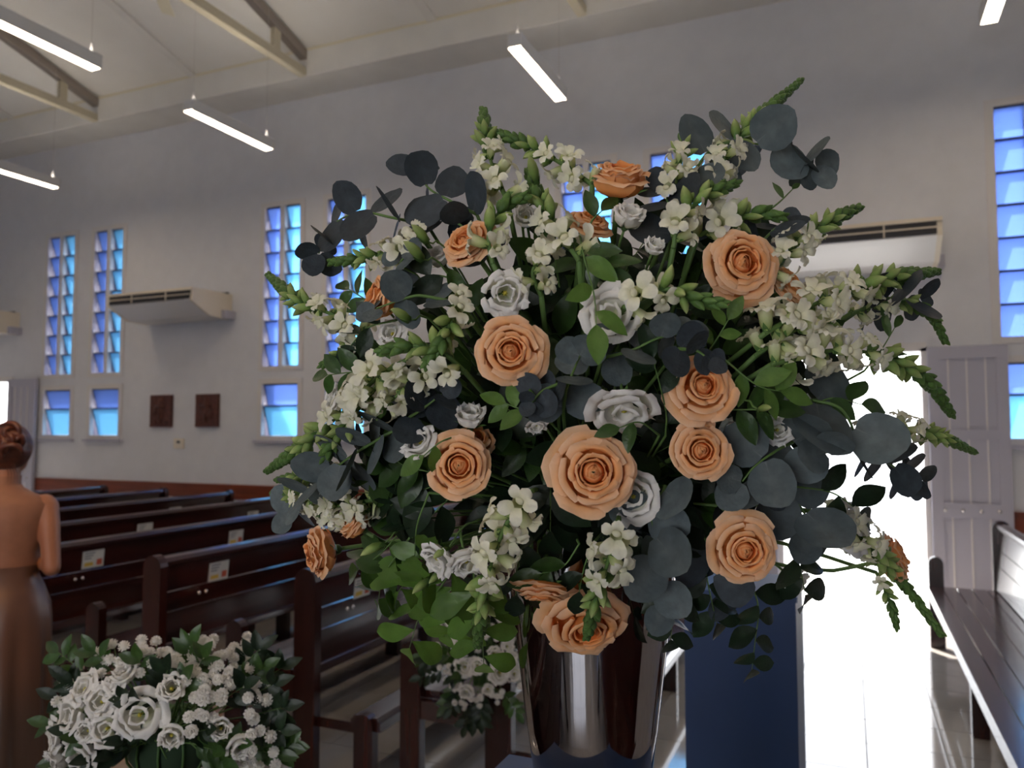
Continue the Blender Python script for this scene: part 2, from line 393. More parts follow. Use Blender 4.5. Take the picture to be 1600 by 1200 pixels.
# doors: painted frame and two panelled leaves, folded open against the wall
dn = 0
for yy, s, doors in ((YF, -1, DOORS_F), (YN, 1, DOORS_N)):
    for a, b, h in doors:
        dn += 1
        root = empty('door_%d' % dn, (a, yy, 0)); tag(root, kind='structure')
        def dp(mb, nm, mat, par=None):
            o = mb.obj(nm, mat, par or root)
            if par is None: o.matrix_parent_inverse = Matrix.Translation(-root.location)
            return o
        def yb(d0, d1): return min(yy+s*d0, yy+s*d1), max(yy+s*d0, yy+s*d1)
        y0, y1 = yb(-.1, .02); 
        dp(MB().box((a-.01, y0, 0), (a+.035, y1, h)), 'jamb', M['frame']); dp(MB().box((b-.035, y0, 0), (b+.01, y1, h)), 'jamb', M['frame'])
        dp(MB().box((a-.01, y0, h-.03), (b+.01, y1, h+.05)), 'lintel', M['frame'])
        lw = (b-a)/2
        for x0, x1 in ((a-lw+.01, a-.012), (b+.012, b+lw-.01)):
            y0, y1 = yb(.035, .07)
            leaf = dp(MB().box((x0, y0, .02), (x1, y1, h-.0)), 'door_leaf', M['door'])
            ya, yb_ = yb(.07, .085)
            for z0, z1 in ((.02, .12), (.86, .98), (1.52, 1.60), (h-.11, h-.01)):
                o = MB().box((x0+.09, ya, z0), (x1-.09, yb_, z1)).obj('door_rail', M['door'], leaf)
            for xx in (x0, x1-.09):
                MB().box((xx, ya, .02), (xx+.09, yb_, h-.01)).obj('door_stile', M['door'], leaf)
            for q in range(3):
                xx = x0+.09+(x1-x0-.18)*(q+.5)/3-.012
                MB().box((xx, yb(.068, .078)[0], .12), (xx+.012, yb(.068, .078)[1], h-.11)).obj('panel_groove', M['frame'], leaf)
            for q in range(4):
                xx = x0+.10+(x1-x0-.20)*q/3
                MB().ball((xx, yy+s*.088, .92), (.016, .010, .016), 8, 6).obj('bolt', M['steel'], leaf, True)

# yard outside the doors
tag(MB().box((-30, YF+WT, -.3), (30, YF+40, -.03)).obj('ground_far', M['concrete']), kind='structure')
tag(MB().box((-30, YN-40, -.3), (30, YN-WT, -.03)).obj('ground_near', M['concrete']), kind='structure')
yw = empty('boundary_wall', (0, 17, 0)); tag(yw, 'white boundary wall glaring in the sun outside the open door', 'wall')
MB().box((-14, 0, -.03), (16, .2, 2.2)).obj('masonry', M['yardwall'], yw)
MB().box((-14, -.05, 2.2), (16, .25, 2.28)).obj('coping', M['concrete'], yw)
for xx in (2.05, 2.75):
    MB().box((xx, -.05, .75), (xx+.28, .01, 1.05)).obj('vent', M['dark'], yw)

# ------------------------------------------------------------------ pendant lamps
def lamp(x, y0, y1, label, z=4.62):
    r = empty('pendant_lamp', (x, (y0+y1)/2, z)); tag(r, label, 'lamp', 'linear pendant lamps')
    L = (y1-y0)/2
    MB().box((-.06, -L, .012), (.06, L, .115)).obj('housing', M['lampbody'], r)
    for xx in (-.06, .052): MB().box((xx, -L, 0), (xx+.008, L, .012)).obj('lip', M['lampbody'], r)
    MB().box((-.052, -L+.01, .004), (.052, L-.01, .011)).obj('diffuser', M['lamp'], r)
    MB().box((-.045, -L+.03, .1155), (.045, L-.03, .119)).obj('uplight_diffuser', M['lamptop'], r)
    for q in (-L+.06, L-.06):
        MB().tube([(0, q, .115), (0, q, roofz(r.location.y+q)-z-.02)], .002, 5).obj('hanging_wire', M['steel'], r)
        MB().lathe([(.014, .115), (.012, .16), (.004, .21)], 8, (0, q), True).obj('wire_grip', M['lampbody'], r)
lamp(-9.06, 5.5, 6.67, 'glowing linear pendant lamp lowest at the left edge above the windows')
lamp(-5.70, 5.5, 6.65, 'glowing linear pendant lamp between the two window pairs at left')
lamp(-2.37, 5.58, 6.68, 'glowing linear pendant lamp high on the wall above the flowers')
lamp(1.02, 5.5, 6.64, 'glowing linear pendant lamp at the top right corner')
lamp(-5.75, 3.36, 4.56, 'largest glowing linear pendant lamp at the top left corner')
for x in (-9.06, -2.37, 1.02):
    lamp(x, 3.3, 4.5, 'linear pendant lamp of the inner row, out of the photo')
for x in (-9.06, -5.7, -2.37, 1.02):
    for y in (-.6, -2.8): lamp(x, y, y+1.15, 'linear pendant lamp over the near pews, out of the photo')
# ceiling fan whose lowest blade just dips into the picture
fl = at(245, -30, 8.0)
fan = empty('ceiling_fan', fl); tag(fan, 'cream ceiling fan at the top edge beside the roof truss', 'fan')
MB().lathe([(.0, -.10), (.09, -.09), (.12, -.03), (.10, .05), (.02, .07), (.018, 7.05-fl.z-.35)], 16).obj('motor', M['cream'], fan, True)
for k in range(3):
    a = 2*PI*k/3-2.0; Mx = Matrix.Rotation(a, 4, 'Z') @ Matrix.Rotation(.25, 4, 'X')
    MB().box((.12, -.07, -.04), (.60, .07, -.03), Mx).obj('blade', M['cream'], fan)

# ------------------------------------------------------------------ air conditioners
def aircon(x0, x1, label):
    r = empty('air_conditioner', (x0, YF-.005, 3.0)); tag(r, label, 'air conditioner', 'wall air conditioners')
    W = x1-x0
    prof = [(0, .32), (-.58, .31), (-.64, .285), (-.66, .165), (-.60, .13), (-.36, .01), (-.05, .0), (0, .03)]
    MB().prism(prof, 0.04, W-.04, 0).obj('casing', M['acw'], r)
    prof2 = [(p[0]-.006 if p[0] < -.1 else p[0], p[1]+(.006 if p[1] > .2 else -.004)) for p in prof]
    for a, b in ((0, .04), (W-.04, W)): MB().prism(prof2, a, b, 0).obj('end_cap', M['ac'], r)
    MB().box((.04, -.668, .175), (W-.04, -.64, .28)).obj('air_slot', M['dark'], r)
    MB().box((.04, -.676, .225), (W-.04, -.655, .236)).obj('louvre', M['ac'], r)
    MB().box((.0, -.675, .28), (W, -.60, .312)).obj('top_trim', M['ac'], r)
    for q in (.3, .7): MB().box((W*q, -.676, .175), (W*q+.012, -.66, .28)).obj('slot_rib', M['ac'], r)
    MB().box((W-.25, -.12, .32), (W+.03, -.09, .335)).obj('bracket', M['dark'], r)
    MB().box((W, -.18, -.0), (W+.06, 0, .10)).obj('pipe_cover', M['door'], r)
aircon(-12.62, -11.22, 'air conditioner cut by the left edge of the photo above the far door')
aircon(-8.62, -7.20, 'air conditioner overlapping the second narrow window on the left wall')
aircon(-.72, .72, 'white air conditioner with dark slots above the bright doorway')
# carved plaques, socket
for k, (x, lab) in enumerate(((-8.52, 'left of the two carved wooden plaques on the wall'), (-7.73, 'right of the two carved wooden plaques on the wall'))):
    r = empty('carved_plaque', (x, YF, 1.64)); tag(r, lab, 'plaque', 'carved wall plaques')
    MB().box((0, -.05, 0), (.36, 0, .42)).obj('board', M['plaque'], r)
    rel = MB()
    for q in range(9):
        cx, cz = random.uniform(.07, .29), random.uniform(.07, .35)
        rel.ball((cx, -.05, cz), (random.uniform(.02, .05), .018, random.uniform(.03, .08)), 8, 6)
    rel.box((.16, -.068, .06), (.19, -.05, .38)); rel.box((.09, -.068, .26), (.27, -.05, .29))
    rel.obj('relief', M['plaque'], r, True)
    for q in range(4): MB().ball((0, -.03, .02+q*.12), (.015, .02, .022), 8, 6).obj('edge_knot', M['plaque'], r, True)
r = empty('wall_socket', (-8.12, YF, 1.36)); tag(r, 'cream square wall socket below the carved plaques', 'socket')
MB().box((0, -.02, 0), (.17, 0, .13)).obj('cover', M['ac'], r); MB().box((.06, -.025, .07), (.11, -.018, .10)).obj('outlet', M['dark'], r)

# ------------------------------------------------------------------ pews (all face the altar at the left)
def round_top(x0, x1, z0, z1, n=8):
    r = (x1-x0)/2; c = (x0+x1)/2
    return [(x0, z0), (x1, z0)] + [(c+r*math.cos(PI*k/n), z1-r+r*math.sin(PI*k/n)) for k in range(n+1)]
def pew_parts(L):
    """local: y 0..L along the pew, x<0 in front of the back; returns (name, mesh, sub list)"""
    P = []
    for y0 in (0, L-.05):
        P.append(('back_post', MB().prism(round_top(-.045, .075, 0, .945), y0, y0+.05, 1).mesh('back_post', M['woodx'])))
        P.append(('arm_post', MB().prism(round_top(-.46, -.36, 0, .665), y0, y0+.05, 1).mesh('arm_post', M['woodx'])))
        P.append(('seat_bearer', MB().box((-.40, y0+.006, .335), (0, y0+.044, .415)).mesh('seat_bearer', M['wood'])))
    for yy in (L*.5,):
        P.append(('middle_leg', MB().box((-.42, yy-.03, 0), (-.34, yy+.03, .40)).mesh('middle_leg', M['woodx'])))
        P.append(('middle_leg', MB().box((-.02, yy-.03, 0), (.05, yy+.03, .62)).mesh('middle_leg', M['woodx'])))
        P.append(('middle_bearer', MB().box((-.40, yy-.025, .335), (0, yy+.025, .415)).mesh('middle_bearer', M['wood'])))
    w = .088
    for k in range(5):
        x0 = -.47+k*.095
        P.append(('seat_slat', MB().box((x0, .05, .415), (x0+w, L-.05, .45)).mesh('seat_slat', M['wood'])))
    P.append(('seat_apron', MB().box((-.455, .05, .345), (-.43, L-.05, .415)).mesh('seat_apron', M['wood'])))
    # back boards lean slightly backwards
    for z0, z1 in ((.46, .625), (.632, .735), (.742, .895)):
        lean = lambda z: (z-.45)*.10-.035
        mb = MB(); V = []
        for y in (.05, L-.05):
            V += [(lean(z0), y, z0), (lean(z0)+.024, y, z0), (lean(z1)+.024, y, z1), (lean(z1), y, z1)]
        mb.add(V, [(0, 1, 2, 3), (7, 6, 5, 4), (0, 4, 5, 1), (1, 5, 6, 2), (2, 6, 7, 3), (3, 7, 4, 0)])
        P.append(('back_board', mb.mesh('back_board', M['wood'])))
    P.append(('top_rail', MB().prism([(-.015, .885), (.055, .885), (.062, .905), (.05, .925), (.02, .932), (-.012, .922), (-.022, .905)], .05, L-.05, 1).mesh('top_rail', M['wood'])))
    return P
def kneeler_parts(L):
    P = [('kneeler_board', MB().prism([(.26, .235), (.42, .235), (.42, .275), (.40, .295), (.28, .295), (.26, .275)], .03, L-.03, 1).mesh('kneeler_board', M['wood']))]
    for y0 in (.03, L*.5, L-.08):
        P.append(('kneeler_foot', MB().prism(round_top(.29, .39, 0, .31), y0-.02, y0+.03, 1).mesh('kneeler_foot', M['woodx'])))
        P.append(('kneeler_arm', MB().box((.03, y0, .215), (.30, y0+.025, .25)).mesh('kneeler_arm', M['woodx'])))
    return P
PL = 3.70
PP = pew_parts(PL); KP = kneeler_parts(PL)
def hinge(y, z, root):
    for q in (0, .05):
        MB().ball((.045, y+q, z), .011, 8, 6).obj('hinge_knob', M['steel'], root, True)
def pew(x, y0, label, kneel=True, group='wooden church pews'):
    r = empty('church_pew', (x, y0, 0)); tag(r, label, 'pew', group)
    for n, m in PP: inst(n, m, Matrix(), r)
    if kneel:
        for n, m in KP: inst(n, m, Matrix(), r)
        for yy in (.30, 1.9, 3.3): hinge(yy, .70, r)
    return r
PY = 3.08
for x, lab in ((-1.40, 'dark wooden pew with the white bouquet tied to its aisle end'),
               (-2.40, 'dark wooden pew with a sunlit orange back, second from the aisle gap'),
               (-3.38, 'dark wooden pew with one paper notice, behind the big bottom left bouquet'),
               (-4.36, 'dark wooden pew carrying two paper notices, fourth from the aisle gap'),
               (-5.33, 'dark wooden pew with paper notices, fifth from the aisle gap'),
               (-6.29, 'dark wooden pew, third from the far end of the row by the wall'),
               (-7.25, 'dark wooden pew, second from the far end, its end post below the plaques'),
               (-8.21, 'farthest dark wooden pew in front of the red wall rail')):
    pew(x, PY, lab)
pew(.97, PY-.1, 'glossy slatted wooden pew at the right edge, seat shining beside the doorway', kneel=False)
for x, lab in ((-2.10, 'wooden pew of the near side, next to the bottom left corner'), (-3.08, 'wooden pew of the near side, third from the vase'), (.97, 'wooden pew of the near side, behind the photographer')):
    pew(x, 1.2-PL, lab, kneel=False, group='pews on the near side of the aisle')
pew(-1.12, 1.2-PL, 'wooden pew at the bottom left corner under the large white bouquet', kneel=False, group='pews on the near side of the aisle')

# paper notices on the pew backs
def notice(x, y, z, label, w=.15, h=.105):
    lean = (z-.45)*.10-.035+.024
    r = empty('paper_notice', (x+lean+.0035, y, z)); tag(r, label, 'notice', 'paper notices on pew backs')
    r.rotation_euler = (0, .10, 0)
    MB().box((-.001, 0, -h), (.0012, w, 0)).obj('sheet', M['paper'], r)
    pr = MB()
    for k in range(3): pr.box((.001, .012, -.018-.016*k), (.0022, .085-.012*k, -.010-.016*k))
    pr.obj('printed_lines', M['pgrey'], r)
    MB().box((.001, .10, -h+.012), (.0022, w-.012, -h+.048)).obj('red_block', M['pred'], r)
    MB().box((.001, .015, -h+.012), (.0022, .075, -h+.034)).obj('yellow_block', M['pyel'], r)
notice(-2.40, 3.47, .83, 'paper notice on the orange lit pew back beside the hanging leaves')
notice(-3.38, 3.47, .845, 'largest paper notice, on the back of the pew behind the bottom left bouquet')
notice(-4.36, 3.44, .855, 'paper notice nearest the woman, on a pew back at her right')
notice(-4.36, 4.68, .835, 'paper notice on the fourth pew back, the farther of its two')
notice(-5.33, 4.70, .84, 'paper notice on the fifth pew back, the nearer of its two')
notice(-5.33, 5.97, .82, 'paper notice on the fifth pew back, near the far end post')
notice(-6.29, 5.93, .825, 'small faint paper notice on the third pew from the far end')

# ------------------------------------------------------------------ pedestals and vase
def pedestal(x0, x1, y0, y1, h, label):
    r = empty('pedestal', ((x0+x1)/2, (y0+y1)/2, 0)); tag(r, label, 'pedestal', 'dark painted pedestals')
    a, b = (x1-x0)/2, (y1-y0)/2
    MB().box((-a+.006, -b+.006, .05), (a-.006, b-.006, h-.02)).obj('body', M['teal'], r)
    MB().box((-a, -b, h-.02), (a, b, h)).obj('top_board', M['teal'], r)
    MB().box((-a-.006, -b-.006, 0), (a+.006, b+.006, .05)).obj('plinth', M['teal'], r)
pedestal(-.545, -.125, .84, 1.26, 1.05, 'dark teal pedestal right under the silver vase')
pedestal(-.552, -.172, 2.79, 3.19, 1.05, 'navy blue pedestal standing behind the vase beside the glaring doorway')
VC = Vector((-.335, 1.06, 1.05))
vz = empty('vase', VC); tag(vz, 'tall polished silver metal vase holding the peach flower arrangement', 'vase')
prof = [(.0, .004), (.066, .004), (.069, 0), (.072, .006)] + [(.071+.058*k/12, .02+.43*k/12) for k in range(13)] + [(.133, .457), (.135, .462), (.131, .464), (.126, .455), (.115, .35), (.09, .15), (.072, .03), (0, .03)]
MB().lathe(prof, 64).obj('vase_body', M['vase'], vz, True)
RIM = VC + Vector((0, 0, .44))

# ------------------------------------------------------------------ flowers: materials
M['peach_out'] = leafmat('peach_petal_outer', [(0, (.80, .25, .045)), (.55, (.90, .43, .16)), (.85, (.93, .56, .32)), (1, (.94, .62, .40))], .55, .28, vary=.05)
M['peach_mid'] = leafmat('peach_petal_middle', [(0, (.78, .20, .03)), (.6, (.89, .36, .11)), (.9, (.93, .52, .26)), (1, (.94, .58, .34))], .55, .30, vary=.05)
M['peach_in'] = leafmat('peach_petal_core', [(0, (.78, .18, .025)), (.6, (.88, .31, .08)), (.9, (.92, .47, .20)), (1, (.93, .53, .27))], .55, .30, vary=.05)
M['white_petal'] = leafmat('white_petal', [(0, (.62, .66, .36)), (.25, (.84, .82, .75)), (1, (.88, .85, .83))], .6, .3, vary=.04)
M['ivory_petal'] = leafmat('ivory_floret', [(0, (.30, .42, .11)), (.4, (.62, .66, .34)), (.7, (.80, .78, .58)), (1, (.84, .81, .70))], .6, .3, vary=.07)
M['bud'] = leafmat('flower_bud', [(0, (.10, .19, .045)), (.45, (.22, .33, .085)), (1, (.44, .50, .20))], .5, .2, vary=.15)
M['budg'] = leafmat('green_bud', [(0, (.05, .11, .026)), (1, (.12, .22, .052))], .5, .15, vary=.2)
M['stem'] = leafmat('green_stem', [(0, (.10, .18, .05)), (1, (.10, .18, .05))], .5, .0)
M['sepal'] = leafmat('sepal', [(0, (.07, .14, .04)), (1, (.10, .20, .05))], .5, .1)
M['leaf'] = leafmat('glossy_leaf', [(0, (.034, .075, .016)), (.5, (.026, .062, .013)), (1, (.032, .072, .015))], .38, .18, (.09, .20, .025), vary=.25, spec=.5)
M['leaf_bright'] = leafmat('fresh_leaf', [(0, (.10, .19, .035)), (1, (.085, .175, .03))], .42, .28, (.18, .34, .04), vary=.2, spec=.45)
M['leaf_shade'] = leafmat('shaded_leaf', [(0, (.010, .024, .010)), (1, (.008, .020, .008))], .45, .08, (.02, .05, .01), vary=.3, spec=.4)  # near-black leaf copy, shade inside the arrangement put into its colour
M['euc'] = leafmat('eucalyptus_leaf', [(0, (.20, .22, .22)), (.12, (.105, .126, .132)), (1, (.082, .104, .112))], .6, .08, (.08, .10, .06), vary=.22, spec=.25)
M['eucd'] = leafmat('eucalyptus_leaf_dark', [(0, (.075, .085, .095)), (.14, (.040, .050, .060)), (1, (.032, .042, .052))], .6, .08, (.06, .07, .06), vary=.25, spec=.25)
M['stamen'] = leafmat('stamen', [(0, (.45, .40, .05)), (1, (.55, .48, .07))], .7, .0)
M['foam'] = pmat('floral_foam', (.02, .045, .02), .9)

# ------------------------------------------------------------------ flower pieces
def petal(mat, nm, L, Wd, tang, r0=.05, z0=0., shape=(.35, 1., .8), tipround=.25, point=0., curl=0., ruf=0., rk=7., seed=0, nu=8, nv=7):
    """curved petal: tang is the rise angle (degrees) along the length, r the distance from the flower's axis"""
    rnd = random.Random(seed); N = 40; pr = [(r0, z0)]
    for i in range(N):
        s = (i+.5)/N*(len(tang)-1); k = min(int(s), len(tang)-2); a = math.radians(tang[k]+(tang[k+1]-tang[k])*(s-k))
        pr.append((pr[-1][0]+math.cos(a)*L/N, pr[-1][1]+math.sin(a)*L/N))
    def pos(v):
        s = max(0, min(1, v))*N; k = min(int(s), N-1); f = s-k
        return pr[k][0]+(pr[k+1][0]-pr[k][0])*f, pr[k][1]+(pr[k+1][1]-pr[k][1])*f
    ph = rnd.uniform(0, 6); ph2 = rnd.uniform(0, 6); sk = rnd.uniform(-.08, .08)
    def fn(u, v):
        ve = v*(1-tipround*abs(u)**2.6+point*(1-abs(u))-point*.5)
        r, z = pos(ve)
        a, b, c = shape
        w = a+(b-a)*(2*v*(1-v)+v*v) if v < .5 else None
        w = (1-v)*(1-v)*a+2*v*(1-v)*(b*1.55)+v*v*c
        ang = u*Wd*w/max(abs(r), .16)
        ang = max(-2.4, min(2.4, ang))
        k = curl*abs(u)**2.4*v**1.6
        rr = r+k; zz = z-k*.7
        q = ruf*v**2.5*math.sin(rk*u+ph)+ruf*.6*v**2*math.sin(rk*1.9*u+ph2)
        rr += q*.5; zz += q+sk*v*u*.6
        return (rr*math.cos(ang), rr*math.sin(ang), zz)
    return MB().grid(fn, nu, nv).mesh(nm, mat, True)
def ring_petal(mat, nm, r, z, A, lip, ruf=0., rk=5., point=0., seed=0, nu=8, nv=8, base=.05, round_=.16):
    """petal that rises from the base to its rim at radius r, height z, with a lip rolled outwards; A is its half angle"""
    rnd = random.Random(seed)
    P = [Vector((base, 0, 0)), Vector((r*.80+.05, 0, z*.30)), Vector((r*1.05+.02, 0, z*.72)), Vector((r, 0, z)), Vector((r+lip*.9, 0, z+lip*.25)), Vector((r+lip*1.7, 0, z-lip*.25))]
    if lip < .02:   # heart petals bulge and close over the middle
        P = [Vector((base, 0, 0)), Vector((.15+r*.6, 0, z*.35)), Vector((.17+r*.62, 0, z*.70)), Vector((.06+r*.9, 0, z*.95)), Vector((r, 0, z))]
    C = catmull(P, 40); ph = rnd.uniform(0, 6); ph2 = rnd.uniform(0, 6); sk = rnd.uniform(-.06, .06)
    def pos(v):
        q = max(0, min(1, v))*40; k = min(int(q), 39); return C[k].lerp(C[k+1], q-k)
    def fn(u, v):
        ve = v*(1-round_*abs(u)**2.5+point*((1-abs(u))**1.5-.35))
        p = pos(ve); w = min(1, .45+.9*v)*(1-.12*max(0, v-.8)*5*abs(u))
        q = ruf*v*v*(math.sin(rk*u+ph)+.6*math.sin(rk*2.1*u+ph2)); g = lip*.9*abs(u)**2.2*v*v
        rr = p.x+q*.6+g; zz = p.z+q-g*.5+sk*u*v
        return (rr*math.cos(u*A*w), rr*math.sin(u*A*w), zz)
    return MB().grid(fn, nu, nv).mesh(nm, mat, True)
def ringed(rows, op, seed, extra):
    rnd = random.Random(seed); out = []; off = 0.
    for (n, r, z, mat, lip, ruf, point) in rows:
        off += 2.1; f = .50+.50*op if r > .3 else .8+.2*op
        rr = r*f; zz = z+(1-op)*.55*max(0, r-.25); A = PI/n*(1.25 if n > 3 else 1.2); tz = .07*rr
        for i in range(n):
            jr = .09 if r < .5 else .17; k = rnd.uniform(1-jr, 1+jr)
            out.append(('petal', ring_petal(mat, 'petal', rr*k, zz*rnd.uniform(.92, 1.06), A*rnd.uniform(.92, 1.08), lip*((.35+.65*op)*rnd.uniform(.7, 1.3) if lip > .02 else 1), ruf, rnd.uniform(3.5, 6), point, rnd.randrange(9999), nu=6 if r < .25 else 8, nv=6 if r < .25 else 8), off+2*PI*i/n+rnd.uniform(-.3, .3)))
    c = 1-op
    for i in range(5):
        out.append(('sepal', petal(M['sepal'], 'sepal', .7, .12, (10, -10+60*c, -30+50*c), .06, -.03, shape=(.6, .8, .05), nu=2, nv=4, seed=i), 2*PI*i/5))
    out.append(('receptacle', MB().ball((0, 0, -.05), (.13, .13, .12), 10, 6).mesh('receptacle', M['sepal'], True), 0))
    return out+extra
PI_, PM_, PO_ = M['peach_in'], M['peach_mid'], M['peach_out']
ROSE_ROWS = [(2, .02, .60, PI_, .010, .012, 0), (3, .09, .595, PI_, .012, .018, .03), (3, .17, .585, PI_, .014, .02, .05), (4, .30, .60, PI_, .03, .024, .06), (4, .41, .61, PM_, .06, .026, .08),
             (5, .53, .55, PM_, .10, .026, .12), (5, .66, .44, PO_, .14, .03, .20), (5, .78, .30, PO_, .17, .032, .28), (4, .84, .15, PO_, .20, .034, .36)]
def rose_kind(op, seed): return ringed(ROSE_ROWS, op, seed, [])
ROSES = {'open': rose_kind(1.0, 11), 'mid': rose_kind(.7, 23), 'cup': rose_kind(.12, 37), 'open2': rose_kind(.88, 51)}
def stamens():
    st = MB()
    for k in range(6):
        a = k*1.05; st.tube([(0, 0, .1), (.07*math.cos(a), .07*math.sin(a), .42)], .014, 5); st.ball((.07*math.cos(a), .07*math.sin(a), .44), (.03, .03, .045), 6, 4)
    st.tube([(0, 0, .05), (0, 0, .46)], .03, 6); st.ball((0, 0, .48), (.06, .06, .04), 6, 4)
    st.t = [.5]*len(st.v)
    return [('stamens', st.mesh('stamens', M['stamen'], True), 0)]
WP_ = M['white_petal']
LIS_ROWS = [(3, .27, .62, WP_, .06, .06, 0), (4, .50, .62, WP_, .13, .07, .04), (5, .76, .42, WP_, .19, .085, .06)]
def lis_kind(op, seed): return ringed(LIS_ROWS, op, seed, stamens())
LIS = {'open': lis_kind(1.0, 5), 'mid': lis_kind(.65, 6), 'cup': lis_kind(.15, 8)}
def stem_mesh(nm, pts, r0, r1, n=8):
    P = catmull(pts, n); return MB().tube(P, [r0+(r1-r0)*i/n for i in range(n+1)], 5, True, .5).mesh(nm, M['stem'], True)
def bloom(kinds, name, cat, pos, nrm, rad, label, group, spin=0., stem_to=None, stem_r=.0022):
    """one flower: an Empty at the base of its head, petals and stem as parts"""
    e = empty(name, pos); tag(e, label, cat, group)
    R = frame(nrm); e.matrix_world = Matrix.Translation(pos) @ R @ Matrix.Rotation(spin, 4, 'Z') @ Matrix.Scale(rad, 4)
    Mi = (Matrix.Translation(pos) @ R @ Matrix.Rotation(spin, 4, 'Z') @ Matrix.Scale(rad, 4)).inverted()
    for nm, me, ang in kinds: inst(nm, me, Matrix.Rotation(ang, 4, 'Z'), e)
    if stem_to is not None:
        p1 = pos-nrm*rad*.1; p2 = pos-nrm*rad*1.6; p2 = p2*.8+(pos+(stem_to-pos)*.3)*.2
        m = stem_mesh('stem', [Mi @ p1, Mi @ p2, Mi @ (p2*.45+stem_to*.55), Mi @ stem_to], stem_r/rad, stem_r/rad)
        inst('stem', m, Matrix(), e)
    return e
# snapdragon pieces (unit: 1 = length of an open floret)
def floret_mesh(seed):
    rnd = random.Random(seed); mb = MB()
    T = [(0, 0, 0), (.18, 0, .02), (.40, 0, .05), (.58, 0, .07)]
    mb.tube(T, [.10, .17, .19, .20], 8, False, [0]*8+[.2]*8+[.45]*8+[.6]*8)
    def lobe(az, L, W, a0, a1, ph):
        # az: direction around the tube; the lobe leaves the mouth and rolls back
        d = Vector((0, math.cos(az), math.sin(az))); s = Vector((0, -math.sin(az), math.cos(az))); x = Vector((1, 0, 0))
        o = Vector((.56, 0, .07))+d*.15
        def fn(u, v):
            n = 8; p = o.copy()
            for k in range(int(n*v+.5)):
                a = math.radians(a0+(a1-a0)*(k+.5)/n); p += (x*math.cos(a)+d*math.sin(a))*L/n
            w = W*(.55+1.3*v*(1-v)+.35*v)*(1-.25*(v > .9)*abs(u))
            rf = .05*v*math.sin(5*u+ph)
            return p+s*u*w+x*rf+d*(.10*(1-u*u)*v*.5)
        mb.grid(fn, 4, 4, lambda u, v: .65+.35*v)
    for az, L, W, a0, a1 in ((PI/2+.55, .50, .20, 25, 110), (PI/2-.55, .50, .20, 25, 110), (-PI/2, .40, .17, 30, 140), (-PI/2+.95, .42, .18, 35, 130), (-PI/2-.95, .42, .18, 35, 130)):
        lobe(az+rnd.uniform(-.15, .15), L*rnd.uniform(.9, 1.15), W*rnd.uniform(.9, 1.15), a0+rnd.uniform(-8, 8), a1+rnd.uniform(-25, 20), rnd.uniform(0, 6))
    mb.ball((.60, 0, -.02), (.11, .15, .10), 8, 5, tv=.7)
    return mb.mesh('floret', M['ivory_petal'], True)
FLO = [floret_mesh(k) for k in range(4)]
def bud_mesh(seed, mat, fat):
    fat *= .85
    rnd = random.Random(seed); mb = MB()
    prof = [(0, .05), (.15, .16*fat), (.4, .22*fat), (.65, .19*fat), (.85, .11*fat), (1, .01)]
    mb.tube([(x, 0, .10*math.sin(x*2.2)) for x, r in prof], [r for x, r in prof], 7, False, [x for x, r in prof for k in range(7)])
    return mb.mesh('bud', mat, True)
BUD = [bud_mesh(k, M['bud'], 1.0+.15*k) for k in range(3)]
BUDG = [bud_mesh(k, M['budg'], 1.25+.15*k) for k in range(3)]
def calyx_mesh():
    mb = MB()
    for k in range(4):
        a = k*PI/2+.4; d = Vector((0, math.cos(a), math.sin(a))); s = Vector((0, -math.sin(a), math.cos(a)))
        mb.grid(lambda u, v: Vector((.34*v-.03, 0, 0))+d*(.08+.17*v-.05*v*v)+s*u*.12*(1-v**1.5), 2, 3)
    return mb.mesh('calyx', M['sepal'], True)
CAL = calyx_mesh()
def blade_mesh(nm, mat, shape, fold=.12, bend=.15, nu=4, nv=7, lobes=0, seed=0):
    """leaf of length 1 along +X lying in XY, face +Z; shape lists half widths along the length"""
    rnd = random.Random(seed)
    def wd(v):
        s = v*(len(shape)-1); k = min(int(s), len(shape)-2); f = s-k; f = f*f*(3-2*f)
        return shape[k]+(shape[k+1]-shape[k])*f
    ph = rnd.uniform(0, 6)
    def fn(u, v):
        w = wd(v)*(1+(.22*math.sin(v*lobes*2*PI) if lobes else 0))
        return (v, u*w, fold*abs(u)*wd(v)*2-bend*v*v+.012*math.sin(9*v+4*u+ph))
    return MB().grid(fn, nu, nv, lambda u, v: abs(u)*.9+.05).mesh(nm, mat, True)
OVATE = (.02, .16, .25, .27, .22, .13, .01); OBOV = tuple(.215*max(0., math.sin(PI*(k/14)**1.45))**.75+.004 for k in range(15)); LANCE = (.02, .09, .13, .13, .10, .05, .004)
LEAF = {'ovate': [blade_mesh('leaf', M['leaf'], OVATE, seed=k, bend=.1+.08*k) for k in range(3)],
        'bright': [blade_mesh('leaf', M['leaf_bright'], OBOV, seed=k, bend=.05+.08*k, fold=.06, nv=14) for k in range(3)],
        'fresh': [blade_mesh('leaf', M['leaf_bright'], OVATE, seed=k+5, bend=.1+.06*k, fold=.08) for k in range(3)],
        'dark': [blade_mesh('leaf', M['leaf_shade'], OVATE, seed=k, bend=.1+.1*k) for k in range(3)],
        'lance': [blade_mesh('leaf', M['leaf'], LANCE, seed=k, bend=.1+.1*k) for k in range(3)],
        'lobed': [blade_mesh('leaf', M['leaf_bright'], (.03, .16, .24, .27, .24, .16, .01), seed=k, bend=.15, nv=20, lobes=4.0) for k in range(2)]}
